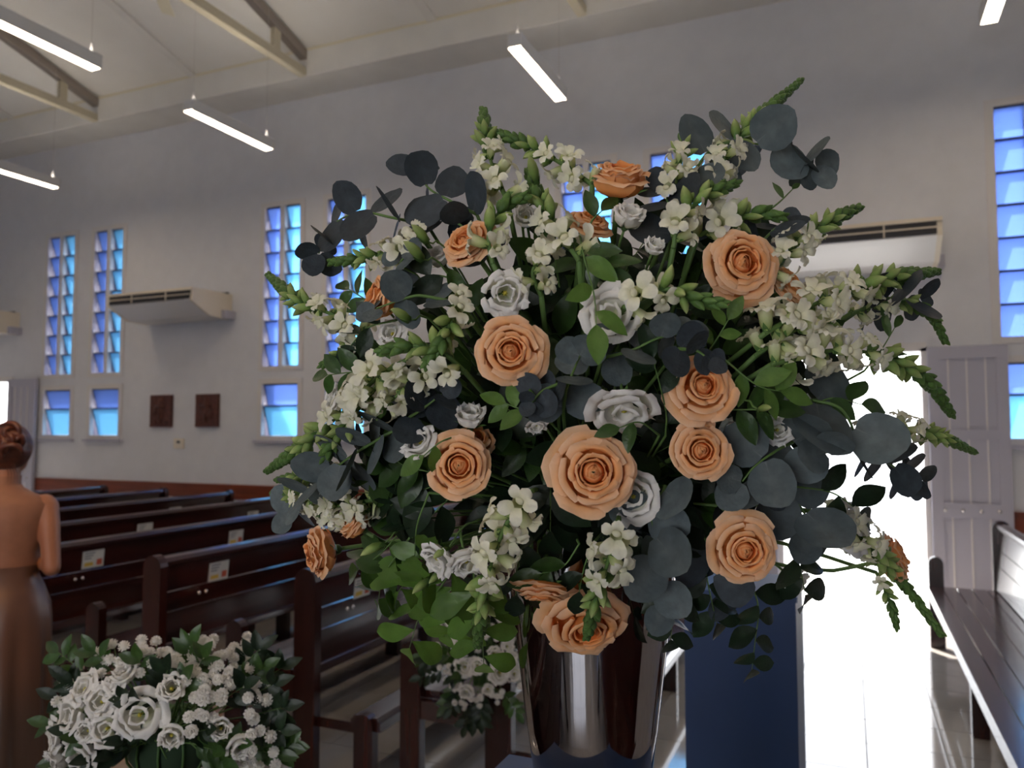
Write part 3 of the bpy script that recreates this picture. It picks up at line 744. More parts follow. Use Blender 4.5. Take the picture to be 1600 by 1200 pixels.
def round_leaf(nm, mat, seed):
    rnd = random.Random(seed); mb = MB(); V = [(0.02, 0, 0)]; T = [0.]; n = 18; c = rnd.uniform(.03, .16); sq = rnd.uniform(.82, 1.0)
    for j in (1, 2, 3):
        for k in range(n):
            a = 2*PI*k/n; rr = j/3*.5*(1+.03*math.sin(3*a+seed))
            x = .5+rr*math.cos(a)*1.0; y = rr*math.sin(a)*sq
            if j == 3: x += .015*math.sin(5*a+seed)
            if abs(a-PI) < .25: x += .06*j/3
            V.append((x, y, c*(x-.5)**2*1.5+c*1.2*y*y-.01*(abs(y) < .03)-.05*x)); T.append(min(1., abs(y)*3.2+.02+.25*x))
    V[0] = (.5, 0, -.03)
    Fc = [(0, 1+k, 1+(k+1) % n) for k in range(n)]
    for j in range(2): Fc += [(1+j*n+k, 1+(j+1)*n+k, 1+(j+1)*n+(k+1) % n, 1+j*n+(k+1) % n) for k in range(n)]
    T[0] = .3
    return mb.add(V, Fc, T).mesh(nm, mat, True)
EUC = {'light': [round_leaf('leaf', M['euc'], k) for k in range(4)], 'dark': [round_leaf('leaf', M['eucd'], k+4) for k in range(4)]}
def basis(x, z):
    x = x.normalized(); z = (z-x*z.dot(x))
    z = z.normalized() if z.length > 1e-5 else x.orthogonal().normalized()
    return Matrix((x, z.cross(x), z)).transposed().to_4x4()

# ------------------------------------------------------------------ the arrangement
def depth(x, y):
    q = 1-((x-950)/560)**2-((y-580)/470)**2
    return 1.10-.33*math.sqrt(max(0, q))
def pt(x, y, dz=0.): return at(x, y, depth(x, y)+dz)
SHELL = Vector(at(950, 640, 1.10))
G_R, G_L, G_S, G_E, G_F = 'peach roses in the arrangement', 'white lisianthus in the arrangement', 'snapdragon stalks in the arrangement', 'eucalyptus branches in the arrangement', 'leaf sprigs in the arrangement'
foam = MB(); Mf = Matrix.Translation(at(935, 690, 1.12))
foam.ball(at(935, 700, 1.12), (.10, .10, .13), 16, 10)
fo = empty('floral_foam', RIM); tag(fo, 'dark green floral foam hidden in the middle of the arrangement', 'foam')
fb = foam.obj('foam_block', M['foam'], None, True); fb.parent = fo; fb.matrix_parent_inverse = Matrix.Translation(-RIM)
fb2 = MB().lathe([(.0, 1.44), (.114, 1.44), (.118, 1.49), (.10, 1.54), (.05, 1.58), (0, 1.59)], 24, (VC.x, VC.y)).obj('foam_base', M['foam'], None, True); fb2.parent = fo; fb2.matrix_parent_inverse = Matrix.Translation(-RIM)

ROSELIST = [  # px, py, diameter px, facing (right, up, towards camera), kind, depth shift, label
    (797, 550, 112, (.05, .10, 1), 'open', 0, 'large deep peach rose just below the round white lisianthus, left of centre'),
    (718, 727, 108, (-.05, .05, 1), 'open2', 0, 'peach rose at centre left with a ruffled white flower above it'),
    (927, 738, 138, (-.05, .12, 1), 'open', -.01, 'largest peach rose, in the middle just above the vase rim'),
    (1098, 604, 112, (.05, .25, 1), 'open', 0, 'pink-tinged peach rose right of centre under a grey eucalyptus leaf'),
    (1094, 704, 100, (.0, .05, 1), 'open2', 0, 'tightly spiralled peach rose right of centre, below the pinker rose'),
    (1157, 412, 118, (.10, .10, 1), 'mid', 0, 'large peach rose at upper right, petals swept to a point below'),
    (1163, 860, 112, (.0, .0, 1), 'open', -.035, 'pale pink-peach rose at lower right in front of the navy pedestal'),
    (917, 978, 142, (.05, -.55, .85), 'open', .0, 'wide open peach rose hanging in front of the vase'),
    (848, 924, 92, (-.1, -.90, .35), 'mid', -.02, 'flattened orange rose seen edge-on at the vase rim'),
    (503, 862, 84, (-.85, -.05, .45), 'cup', .0, 'yellow-peach rose jutting out at lower left over the pews'),
    (556, 820, 58, (-.6, .5, .3), 'cup', .02, 'small peach rose half hidden above the lower left rose'),
    (728, 380, 88, (-.45, .45, .65), 'mid', .0, 'peach rose at upper left beside pale snapdragon buds'),
    (600, 465, 82, (-.75, .25, .45), 'cup', .0, 'peach rose at the left rim partly covered by a grey leaf'),
    (968, 284, 100, (.05, .90, .42), 'cup', .0, 'cup shaped peach rose at the very top of the arrangement'),
    (922, 348, 72, (.25, .75, .5), 'mid', .02, 'orange rose tucked beside the round white flower near the top'),
    (1232, 446, 78, (.5, .45, .6), 'mid', .03, 'rose half hidden behind white snapdragon at the right'),
    (1392, 872, 78, (.70, .30, .4), 'cup', -.02, 'backlit beige rose at the far lower right'),
    (742, 692, 66, (.2, .6, .6), 'cup', .04, 'peach rose mostly hidden behind the centre left rose'),
]
for i, (x, y, d, n, k, dz, lab) in enumerate(ROSELIST):
    nn = camdir(*n); p = pt(x, y, dz); z = (p-EYE).dot(FW); rad = d*.5*z/F/{'open': 1.14, 'open2': 1.08, 'mid': .98, 'cup': .68}[k]
    p = p-nn*rad*.35
    bloom(ROSES[k], 'rose', 'flower', p, nn, rad, lab, G_R, spin=i*1.3, stem_to=RIM+Vector((random.uniform(-.05, .05), random.uniform(-.05, .05), -.02)), stem_r=.003)
LISLIST = [
    (789, 458, 84, (.1, -.15, 1), 'mid', 0, 'round white lisianthus directly above the deep peach rose'),
    (981, 340, 66, (.15, .6, .6), 'cup', 0, 'round white lisianthus beside the orange rose near the top'),
    (955, 492, 84, (-.25, .15, 1), 'open', 0, 'open white lisianthus with a yellow centre under a long green leaf'),
    (975, 640, 98, (0, -.75, .6), 'open', .0, 'drooping white lisianthus above the largest rose'),
    (990, 776, 76, (-.3, .1, .9), 'open', .015, 'white lisianthus at the lower right edge of the largest rose'),
    (736, 652, 62, (0, .8, .5), 'cup', .03, 'ruffled white flower rising behind the centre left rose'),
    (658, 692, 70, (-.4, .5, .6), 'mid', .0, 'pale white lisianthus left of the centre left rose'),
    (684, 872, 74, (-.55, -.4, .6), 'mid', -.04, 'white lisianthus at lower left with green buds over it'),
    (728, 876, 76, (.2, -.6, .6), 'mid', -.04, 'white lisianthus at lower left beside the hanging snapdragon'),
    (522, 628, 62, (-.7, .2, .5), 'mid', .03, 'pale white lisianthus at the left rim in front of the window'),
    (686, 402, 56, (-.3, .5, .6), 'cup', .04, 'white flower peeking out left of the upper left rose'),
    (812, 312, 58, (-.1, .8, .4), 'cup', .04, 'white lisianthus behind green buds near the top'),
    (822, 340, 48, (-.1, .3, .8), 'cup', .03, 'white closed lisianthus below the green buds near the top'),
    (1214, 672, 58, (.1, .1, .9), 'mid', .03, 'pinkish white lisianthus between leaves at the right'),
    (1246, 642, 52, (.2, .2, .9), 'open', .03, 'cream lisianthus tucked behind the big grey leaves at the right'),
    (1140, 680, 58, (.5, .2, .7), 'mid', .04, 'white flower hidden behind the tightly spiralled rose'),
    (614, 522, 60, (-.4, .3, .7), 'mid', .02, 'pale white lisianthus under the left rim rose'),
    (1330, 822, 84, (.5, .3, .6), 'open', .03, 'backlit white lisianthus against the glaring doorway'),
    (1242, 908, 62, (.4, -.4, .6), 'mid', .04, 'pinkish flower over the corner of the navy pedestal'),
    (1022, 386, 42, (.1, .5, .7), 'cup', .0, 'small white closed bloom between the top roses'),
    (572, 560, 54, (-.6, .4, .5), 'cup', .04, 'pale white flower standing up at the left rim'),
    (838, 664, 40, (.1, -.7, .6), 'mid', .02, 'small drooping white bloom in the dark middle'),
]
for i, (x, y, d, n, k, dz, lab) in enumerate(LISLIST):
    nn = camdir(*n); p = pt(x, y, dz); z = (p-EYE).dot(FW); rad = d*.5*z/F/(.95 if k != 'cup' else .75)
    p = p-nn*rad*.4
    bloom(LIS[k], 'lisianthus', 'flower', p, nn, rad, lab, G_L, spin=i*.9, stem_to=RIM+Vector((random.uniform(-.05, .05), random.uniform(-.05, .05), -.02)), stem_r=.0016)

def place(name, me, p, x, z, s, parent, Pi):
    return inst(name, me, Pi @ (Matrix.Translation(p) @ basis(x, z) @ Matrix.Scale(s, 4)), parent)
def snapdragon(pts, label, f0=.42, size=1.0, dens=1.0, seed=0, green=.22):
    """pts run from the tip (pixel x, y, depth shift) to the base; f0: share of the spike still in bud"""
    rnd = random.Random(seed); W = [pt(p[0], p[1], p[2] if len(p) > 2 else 0.) for p in pts]
    end = RIM+Vector((rnd.uniform(-.05, .05), rnd.uniform(-.05, .05), -.02))
    base = W[-1]; e = empty('snapdragon_stalk', base); tag(e, label, 'flower', G_S); Pi = Matrix.Translation(-base)
    C = catmull(W, 80); L = sum((C[i+1]-C[i]).length for i in range(80))
    sm = MB().tube([p-base for p in C], [.0009+.0021*i/80 for i in range(81)], 5, True, .5).mesh('stem', M['stem'], True); inst('stem', sm, Matrix(), e)
    low = stem_mesh('lower_stem', [base-base, (base*.55+end*.45)-base+Vector((0, 0, .02)), end-base], .003, .003); inst('lower_stem', low, Matrix(), e)
    cum = [0]
    for i in range(80): cum.append(cum[-1]+(C[i+1]-C[i]).length)
    def sample(s):
        k = 0
        while k < 79 and cum[k+1] < s: k += 1
        f = (s-cum[k])/max(1e-9, cum[k+1]-cum[k]); return C[k]+(C[k+1]-C[k])*f, (C[max(0, k-1)]-C[min(80, k+2)]).normalized()
    s = .001; a = rnd.uniform(0, 6)
    place('bud', BUDG[0], C[0]-(C[0]-C[3]).normalized()*.006, (C[0]-C[3]), UP, .013*size, e, Pi)
    while s < L:
        q = s/L; p, t = sample(s); a += 2.39996
        o = t.orthogonal().normalized(); o = Quaternion(t, a) @ o
        if q < green:
            k = q/green; d = (o*(.34+.3*k)+t*.9).normalized(); sz = (.0125+.0075*k)*size
            place('bud', rnd.choice(BUDG), p+o*.001, d, t, sz, e, Pi); s += (.0023+.0011*k)*size/dens
        elif q < f0:
            k = (q-green)/max(.01, f0-green); d = (o*(.75+.2*k)+t*.65).normalized(); sz = (.019+.007*k)*size
            b = place('bud', rnd.choice(BUD), p+o*.001, d, t, sz, e, Pi); inst('calyx', CAL, Matrix.Scale(.9, 4), b)
            s += (.0040+.002*k)*size/dens
        else:
            k = (q-f0)/max(.01, 1-f0); d = (o*1.0+t*(.45-.2*k)-FW*.25).normalized(); sz = (.0245+.006*min(1, k*2))*size*rnd.uniform(.85, 1.12)
            b = place('floret', rnd.choice(FLO), p+o*.001, d, t, sz, e, Pi); inst('calyx', CAL, Matrix.Scale(.85, 4), b)
            s += (.0096+.001*k)*size/dens
    return e
SNAP = [
    ([(755, 173), (760, 222), (772, 268), (792, 312, .01)], 'tall upright snapdragon at the top left of the arrangement', .34, 1.0),
    ([(772, 207), (812, 222), (868, 250), (925, 288)], 'snapdragon arching right to the top peach rose', .42, .95),
    ([(1076, 193), (1068, 228), (1058, 276), (1055, 320, .02)], 'short snapdragon rising right of the top peach rose', .36, .85),
    ([(1249, 128), (1192, 178), (1148, 222), (1105, 300, .02)], 'snapdragon spearing furthest up at the upper right', .55, 1.0),
    ([(1146, 288, -.03), (1100, 306, -.03), (1062, 345, -.02), (1052, 388, 0)], 'snapdragon leaning left of the upper right rose', .45, 1.0),
    ([(1217, 338, -.02), (1180, 334, -.01), (1130, 348, .0), (1090, 370, .03)], 'short thick snapdragon just above the upper right rose', .45, 1.05),
    ([(1342, 324), (1296, 346), (1252, 376), (1205, 425, .01)], 'snapdragon pointing right just over the air conditioner', .45, 1.0),
    ([(1462, 424), (1385, 436), (1300, 462), (1196, 520, .0)], 'long white snapdragon reaching right below the air conditioner', .42, 1.15),
    ([(1476, 531, .02), (1452, 490, .02), (1400, 470, .04), (1330, 490, .06)], 'dark snapdragon tip drooping at the far right', .7, .9),
    ([(1486, 646), (1446, 592), (1375, 556), (1300, 548), (1205, 570, .0)], 'long snapdragon curving down over the top of the doorway', .42, 1.15),
    ([(1522, 706), (1466, 682), (1405, 672), (1335, 690, .02)], 'thin snapdragon lying across the middle of the doorway', .46, .85),
    ([(1468, 987), (1412, 912), (1345, 842), (1275, 800, .02)], 'snapdragon hanging to the lower right against the glare', .45, 1.1),
    ([(1401, 978, .02), (1390, 938, .02), (1370, 895, .03)], 'small dark snapdragon tip hanging below the lower right stalk', .9, .8),
    ([(1122, 474, -.05), (1082, 466, -.04), (1040, 452, -.03), (975, 480, .0)], 'snapdragon with crowded white florets in the centre', .42, 1.05),
    ([(420, 430), (466, 470), (520, 492), (575, 528, .02)], 'snapdragon pointing far left across the tall window', .5, .95),
    ([(518, 410), (565, 404), (620, 392), (660, 372, .02)], 'horizontal snapdragon at upper left over the window', .62, .85),
    ([(505, 570, .02), (538, 552, .02), (580, 540, .03)], 'short green snapdragon tip at the left over the window', .75, .8),
    ([(598, 548, -.03), (645, 540, -.03), (690, 550, -.02), (725, 580, .0)], 'snapdragon crossing the left side with lime buds', .48, 1.0),
    ([(668, 566, -.03), (694, 530, -.03), (706, 496, -.02), (712, 470, .0)], 'snapdragon bending down below the white lisianthus', .5, .95),
    ([(419, 735), (482, 690), (540, 640), (590, 590), (640, 560, .01)], 'long snapdragon sweeping down to the left', .48, 1.05),
    ([(494, 736, -.01), (520, 692, -.01), (556, 644, -.01), (600, 590, .0)], 'snapdragon alongside the long left one, tip pointing down', .5, 1.0),
    ([(434, 750, .01), (482, 742, .01), (540, 725, .03)], 'short green snapdragon tip above the grey leaves at left', .75, .85),
    ([(427, 770, .02), (470, 776, .02), (520, 790, .02), (590, 780, .04)], 'snapdragon behind the grey leaves at the lower left', .3, .9),
    ([(746, 1008, -.06), (754, 945, -.06), (768, 880, -.06), (795, 812, -.04), (830, 768, -.02)], 'long snapdragon hanging down left of the vase', .45, 1.1),
    ([(918, 992, -.05), (932, 935, -.05), (952, 872, -.04), (966, 815, -.02)], 'snapdragon hanging over the open rose on the vase', .48, 1.05),
    ([(818, 308, -.02), (785, 325, -.02), (764, 366, -.02), (770, 412, .0)], 'snapdragon curling beside the upper left rose', .45, 1.0),
    ([(826, 272, .02), (842, 312, .01), (872, 358, 0), (905, 408, .0)], 'snapdragon with open florets below the orange top rose', .45, 1.05),
    ([(845, 400, .0), (832, 428, .0), (846, 462, .02)], 'cluster of white snapdragon florets right of the round lisianthus', .05, .9),
    ([(1290, 500, .02), (1235, 520, .01), (1180, 556, .01)], 'snapdragon base with large white florets at the right', .05, 1.1),
    ([(600, 640, .0), (640, 600, .0), (690, 575, .02)], 'pale snapdragon florets in the dark hollow at the left', .1, .95),
    ([(500, 800, .03), (535, 808, .03), (585, 795, .05)], 'pale snapdragon florets above the lower left rose', .1, .85),
]
for i, (P, lab, f0, size) in enumerate(SNAP):
    if .2 < f0 < .6: f0 += .19
    snapdragon(P, lab, f0, size, seed=100+i, green=f0*.60)

def euc(pts, leaf, label, kind='light', n=None, face=.45, seed=0, grow=1.0):
    """eucalyptus: pts from tip to base in pixels, leaf = leaf width in pixels; leaves sit in crossed pairs"""
    rnd = random.Random(seed); W = [pt(*p) for p in pts]; base = W[-1]; e = empty('eucalyptus_branch', base); tag(e, label, 'branch', G_E); Pi = Matrix.Translation(-base)
    C = catmull(W, 60); L = sum((C[i+1]-C[i]).length for i in range(60)); end = RIM+Vector((rnd.uniform(-.05, .05), rnd.uniform(-.05, .05), -.02))
    inst('stem', MB().tube([p-base for p in C], [.0008+.0012*i/60 for i in range(61)], 5, True, .5).mesh('stem', M['stem'], True), Matrix(), e)
    inst('lower_stem', stem_mesh('lower_stem', [Vector(), (base*.5+end*.5)-base+Vector((0, 0, .02)), end-base], .002, .0022), Matrix(), e)
    s0 = leaf*(W[0]-EYE).dot(FW)/F
    n = n or max(3, int(L/(s0*.62)))
    for j in range(n):
        q = j/max(1, n-1); i = int(q*58); p = C[i]; t = (C[i]-C[i+2]).normalized(); a = j*PI/2+rnd.uniform(-.3, .3)
        o = Quaternion(t, a) @ t.orthogonal().normalized()
        sz = s0*(.8+.35*min(1, q*2.2))*grow
        for sgn in (1, -1):
            d = (o*sgn+t*.35-FW*.0).normalized(); zz = (t*(1-face)-FW*face*1.3+Vector((rnd.uniform(-.25, .25), rnd.uniform(-.25, .25), rnd.uniform(-.1, .3))))
            place('leaf', rnd.choice(EUC[kind]), p, d, zz, sz*rnd.uniform(.88, 1.12), e, Pi)
    if True:
        place('leaf', rnd.choice(EUC[kind]), C[0], (C[0]-C[2]), -FW+UP*.3, s0*.75*grow, e, Pi)
EUCL = [
    ([(498, 396), (520, 352), (562, 332), (612, 340), (668, 352, .03)], 52, 'dark eucalyptus branch arching over the left windows', 'dark', .5),
    ([(652, 262), (668, 292), (700, 312), (745, 335, .03)], 54, 'dark eucalyptus branch sticking up at the top left', 'dark', .6),
    ([(1272, 262), (1240, 236), (1192, 226), (1120, 228), (1062, 300, .03)], 58, 'eucalyptus branch reaching over the wall at the top right', 'light', .6),
    ([(906, 556, -.01), (898, 575, .0), (886, 605, .01), (880, 640, .02)], 56, 'grey eucalyptus rosette in the very centre of the arrangement', 'light', .9),
    ([(1072, 520, -.01), (1030, 528, -.01), (985, 548, .0), (940, 560, .02)], 50, 'grey eucalyptus running right from the central rosette', 'light', .75),
    ([(588, 482, -.03), (622, 470, -.02), (655, 462, -.01), (700, 470, .01)], 48, 'pale grey eucalyptus covering the left rim rose', 'light', .8),
    ([(452, 800, -.01), (488, 762, -.01), (536, 722, .0), (585, 690, .01), (640, 660, .03)], 46, 'grey-blue eucalyptus reaching down to the lower left', 'light', .5),
    ([(690, 616, .01), (664, 636, .01), (640, 652, .02)], 54, 'dark violet eucalyptus leaves in the left hollow', 'dark', .5),
    ([(1290, 706, -.03), (1335, 690, -.02), (1315, 640, -.01), (1270, 625, .02)], 84, 'eucalyptus with the biggest round leaves, right of the roses', 'light', .95),
    ([(1160, 752, .0), (1180, 728, .0), (1212, 705, .01), (1240, 690, .03)], 72, 'blue-grey eucalyptus below the tightly spiralled rose', 'light', .9),
    ([(1268, 832, .01), (1256, 800, .02), (1232, 770, .04)], 70, 'blue-grey eucalyptus right of the pale pink rose', 'light', .9),
    ([(1040, 946, .0), (1030, 900, .0), (1024, 850, .0), (1018, 800, .01), (1040, 760, .03)], 60, 'eucalyptus trailing down the right side of the vase', 'light', .75),
    ([(1440, 752, .0), (1410, 738, .0), (1375, 716, .01), (1330, 700, .03)], 44, 'dark eucalyptus silhouetted against the doorway', 'dark', .4),
    ([(1436, 466, .02), (1400, 470, .03), (1350, 480, .05)], 52, 'dark eucalyptus leaves under the long right snapdragon', 'dark', .5),
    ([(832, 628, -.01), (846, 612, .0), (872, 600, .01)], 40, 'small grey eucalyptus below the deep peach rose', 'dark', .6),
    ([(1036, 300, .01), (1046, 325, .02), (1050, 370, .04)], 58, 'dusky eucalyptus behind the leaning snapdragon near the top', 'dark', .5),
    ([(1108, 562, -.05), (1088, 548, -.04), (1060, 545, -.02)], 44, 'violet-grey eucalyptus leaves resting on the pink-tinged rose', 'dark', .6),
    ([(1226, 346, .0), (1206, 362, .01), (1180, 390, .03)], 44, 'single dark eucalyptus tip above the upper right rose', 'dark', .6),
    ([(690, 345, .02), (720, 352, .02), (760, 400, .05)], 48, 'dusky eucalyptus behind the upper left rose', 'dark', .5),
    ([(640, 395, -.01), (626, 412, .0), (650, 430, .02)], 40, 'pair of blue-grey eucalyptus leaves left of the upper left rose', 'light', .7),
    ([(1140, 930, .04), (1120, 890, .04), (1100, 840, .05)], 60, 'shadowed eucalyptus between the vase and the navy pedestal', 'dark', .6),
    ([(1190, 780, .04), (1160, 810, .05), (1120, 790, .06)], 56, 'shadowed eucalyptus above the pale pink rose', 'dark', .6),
]
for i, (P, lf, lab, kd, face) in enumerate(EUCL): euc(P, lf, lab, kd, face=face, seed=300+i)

def sprig(pts, leaf, label, kind='ovate', n=7, face=.6, seed=0, group=G_F, name='leaf_sprig', spread=1.0, dpt=None, to=None):
    rnd = random.Random(seed); W = [pt(*p) for p in pts] if dpt is None else pts
    base = W[-1]; e = empty(name, base); tag(e, label, 'foliage', group); Pi = Matrix.Translation(-base)
    C = catmull(W, 40); end = (RIM if to is None else to)+Vector((rnd.uniform(-.05, .05), rnd.uniform(-.05, .05), -.02))
    inst('stem', MB().tube([p-base for p in C], [.0006+.0008*i/40 for i in range(41)], 4, True, .5).mesh('stem', M['stem'], True), Matrix(), e)
    inst('lower_stem', stem_mesh('lower_stem', [Vector(), (base*.5+end*.5)-base+Vector((0, 0, .01)), end-base], .0014, .0016, 5), Matrix(), e)
    s0 = leaf*(W[0]-EYE).dot(FW)/F if dpt is None else leaf
    place('leaf', rnd.choice(LEAF[kind]), C[0], (C[0]-C[2]), -FW*face+UP*.3, s0, e, Pi)
    for j in range(n-1):
        q = (j+.6)/(n-.2); i = min(37, int(q*39)); p = C[i]; t = (C[i]-C[i+2]).normalized()
        side = (t.cross(-FW)).normalized()*(1 if j % 2 else -1)
        o = (side*(.9*spread)+Vector((rnd.uniform(-.25, .25), rnd.uniform(-.25, .25), rnd.uniform(-.3, .2)))).normalized()
        zz = -FW*face+UP*.25+Vector((rnd.uniform(-.4, .4), rnd.uniform(-.4, .4), rnd.uniform(-.3, .4)))
        place('leaf', rnd.choice(LEAF[kind]), p, (o+t*.75), zz, s0*rnd.uniform(.8, 1.1), e, Pi)
SPR = [
    ([(640, 1012, .0), (655, 965, .0), (690, 915, .01), (720, 870, .03)], 78, 'bright green sprig hanging lowest at the left', 'bright', 8),
    ([(756, 1036, -.01), (752, 985, -.01), (742, 930, .0), (740, 880, .02)], 74, 'bright green sprig hanging behind the left snapdragon', 'bright', 8),
    ([(622, 925, .01), (650, 890, .01), (690, 850, .02)], 78, 'green sprig with oval leaves below the left white blooms', 'bright', 7),
    ([(700, 990, .01), (705, 945, .01), (712, 900, .03)], 72, 'green sprig between the two lowest left sprigs', 'bright', 7),
    ([(648, 868, -.01), (652, 820, -.01), (670, 770, .01)], 100, 'large lobed bright leaf below the centre left rose', 'lobed', 2),
    ([(590, 945, .01), (600, 900, .01), (640, 840, .02)], 64, 'dark lobed sprig over the sunlit pew back', 'ovate', 6),
    ([(932, 508, -.04), (928, 460, -.03), (912, 400, -.01), (905, 360, .02)], 66, 'long green leaf sprig dropping through the upper centre', 'fresh', 4),
    ([(950, 420, .0), (925, 400, .0), (900, 380, .02)], 58, 'green leaves under the orange top rose', 'ovate', 4),
    ([(1220, 612, -.02), (1180, 600, -.01), (1130, 560, .01)], 60, 'rose leaves right of the pink-tinged rose', 'fresh', 5),
    ([(1138, 500, -.01), (1120, 530, .0), (1100, 560, .02)], 44, 'small rose leaves below the upper right rose', 'fresh', 4),
    ([(1200, 640, .0), (1170, 640, .01), (1130, 640, .03)], 60, 'green leaves between the right roses and big grey leaves', 'ovate', 5),
    ([(512, 586, .0), (545, 582, .0), (580, 580, .02)], 44, 'green leaf fan poking out at the left rim', 'ovate', 5),
    ([(545, 452, .0), (575, 470, .0), (610, 490, .02)], 42, 'green leaves left of the left rim rose', 'ovate', 6),
    ([(548, 540, .0), (575, 512, .0), (620, 500, .02)], 54, 'dark green leaves below the left rim rose', 'dark', 5),
    ([(1238, 296, .0), (1215, 318, .0), (1180, 345, .03)], 36, 'lone pointed leaf above the upper right rose', 'lance', 2),
    ([(1346, 632, .0), (1300, 622, .01), (1260, 640, .03)], 58, 'dark leaf silhouetted at the doorway edge', 'ovate', 3),
    ([(1398, 512, .02), (1376, 548, .02), (1350, 580, .04)], 50, 'thin dark leaves over the doorway corner', 'lance', 3),
    ([(1344, 800, .0), (1300, 770, .01), (1240, 760, .03)], 72, 'dark leaf lying over the backlit lisianthus', 'dark', 4),
    ([(1258, 930, .0), (1250, 890, .01), (1230, 850, .03)], 66, 'dark hanging leaves at the corner of the navy pedestal', 'dark', 5),
    ([(1175, 1046, .02), (1180, 1000, .02), (1185, 950, .03), (1170, 900, .05)], 56, 'dim hanging sprig in front of the navy pedestal', 'dark', 8),
    ([(1048, 1000, .0), (1052, 960, .01), (1060, 900, .03)], 58, 'dark leaves hanging along the right edge of the vase', 'dark', 7),
    ([(1120, 975, .02), (1110, 930, .03), (1100, 880, .05)], 56, 'dim leaves hanging between vase and pedestal', 'dark', 7),
    ([(846, 896, -.01), (880, 885, .0), (905, 850, .02)], 60, 'green leaf lying on the vase rim', 'ovate', 3),
    ([(905, 925, -.01), (912, 890, .0), (925, 850, .02)], 58, 'dark leaves in front of the vase rim', 'dark', 4),
    ([(806, 930, .0), (810, 880, .01), (830, 820, .03)], 64, 'dark leaves left of the vase rim', 'dark', 6),
    ([(968, 668, -.01), (1000, 660, .0), (1030, 680, .02)], 44, 'dark leaf under the drooping lisianthus', 'ovate', 2),
    ([(662, 712, -.02), (690, 690, -.01), (720, 680, .02)], 54, 'bright oval leaf on the left of the centre left rose', 'fresh', 2),
    ([(790, 630, .0), (815, 640, .0), (850, 650, .02)], 46, 'green leaves under the deep peach rose', 'fresh', 5),
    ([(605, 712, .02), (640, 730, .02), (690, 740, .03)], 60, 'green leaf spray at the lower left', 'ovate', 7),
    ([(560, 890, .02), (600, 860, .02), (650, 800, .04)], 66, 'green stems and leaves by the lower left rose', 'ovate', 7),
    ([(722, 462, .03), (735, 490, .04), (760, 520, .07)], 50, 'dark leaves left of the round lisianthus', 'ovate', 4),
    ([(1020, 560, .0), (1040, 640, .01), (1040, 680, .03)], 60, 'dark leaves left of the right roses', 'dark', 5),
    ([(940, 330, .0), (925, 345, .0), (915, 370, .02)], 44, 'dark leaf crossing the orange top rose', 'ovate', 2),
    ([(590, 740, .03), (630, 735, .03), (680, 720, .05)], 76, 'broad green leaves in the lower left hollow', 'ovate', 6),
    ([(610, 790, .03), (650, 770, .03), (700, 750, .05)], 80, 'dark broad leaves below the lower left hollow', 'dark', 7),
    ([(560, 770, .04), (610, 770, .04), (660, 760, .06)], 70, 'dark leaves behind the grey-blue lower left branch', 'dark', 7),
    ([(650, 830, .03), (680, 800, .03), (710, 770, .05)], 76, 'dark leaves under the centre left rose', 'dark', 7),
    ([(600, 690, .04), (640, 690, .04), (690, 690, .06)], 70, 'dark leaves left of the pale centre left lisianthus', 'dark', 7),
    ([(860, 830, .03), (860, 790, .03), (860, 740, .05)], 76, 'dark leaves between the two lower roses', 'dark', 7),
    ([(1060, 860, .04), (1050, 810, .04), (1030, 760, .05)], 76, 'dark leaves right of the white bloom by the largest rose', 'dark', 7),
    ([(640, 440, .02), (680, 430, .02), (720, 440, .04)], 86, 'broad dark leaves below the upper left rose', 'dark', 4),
]
for i, (P, lf, lab, kd, n) in enumerate(SPR): sprig(P, lf, lab, kd, n, seed=500+i)
# leaf sprigs packed into the body of the arrangement
rnd = random.Random(99)
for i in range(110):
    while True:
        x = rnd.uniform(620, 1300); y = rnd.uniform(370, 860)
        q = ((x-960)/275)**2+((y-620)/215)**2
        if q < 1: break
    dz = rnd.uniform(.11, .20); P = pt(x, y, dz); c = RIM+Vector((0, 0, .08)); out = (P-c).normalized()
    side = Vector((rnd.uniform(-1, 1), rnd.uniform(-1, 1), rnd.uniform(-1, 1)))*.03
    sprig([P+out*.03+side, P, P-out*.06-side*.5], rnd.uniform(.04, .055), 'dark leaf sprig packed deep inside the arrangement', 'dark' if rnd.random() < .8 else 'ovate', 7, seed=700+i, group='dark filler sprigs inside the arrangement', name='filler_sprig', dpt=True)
for i in range(60):   # back of the arrangement
    a = rnd.uniform(0, 2*PI); r = rnd.uniform(.05, .22); P = SHELL+RT*(r*math.cos(a)*1.1)+UP*(r*math.sin(a)*.85)+FW*rnd.uniform(.03, .16); out = (P-RIM).normalized()
    if P.z < 1.5: continue
    sprig([P+out*.05, P, P-out*.06], .06, 'dark leaf sprig at the hidden back of the arrangement', 'dark', 8, seed=900+i, group='filler sprigs behind the arrangement', name='filler_sprig', dpt=True)
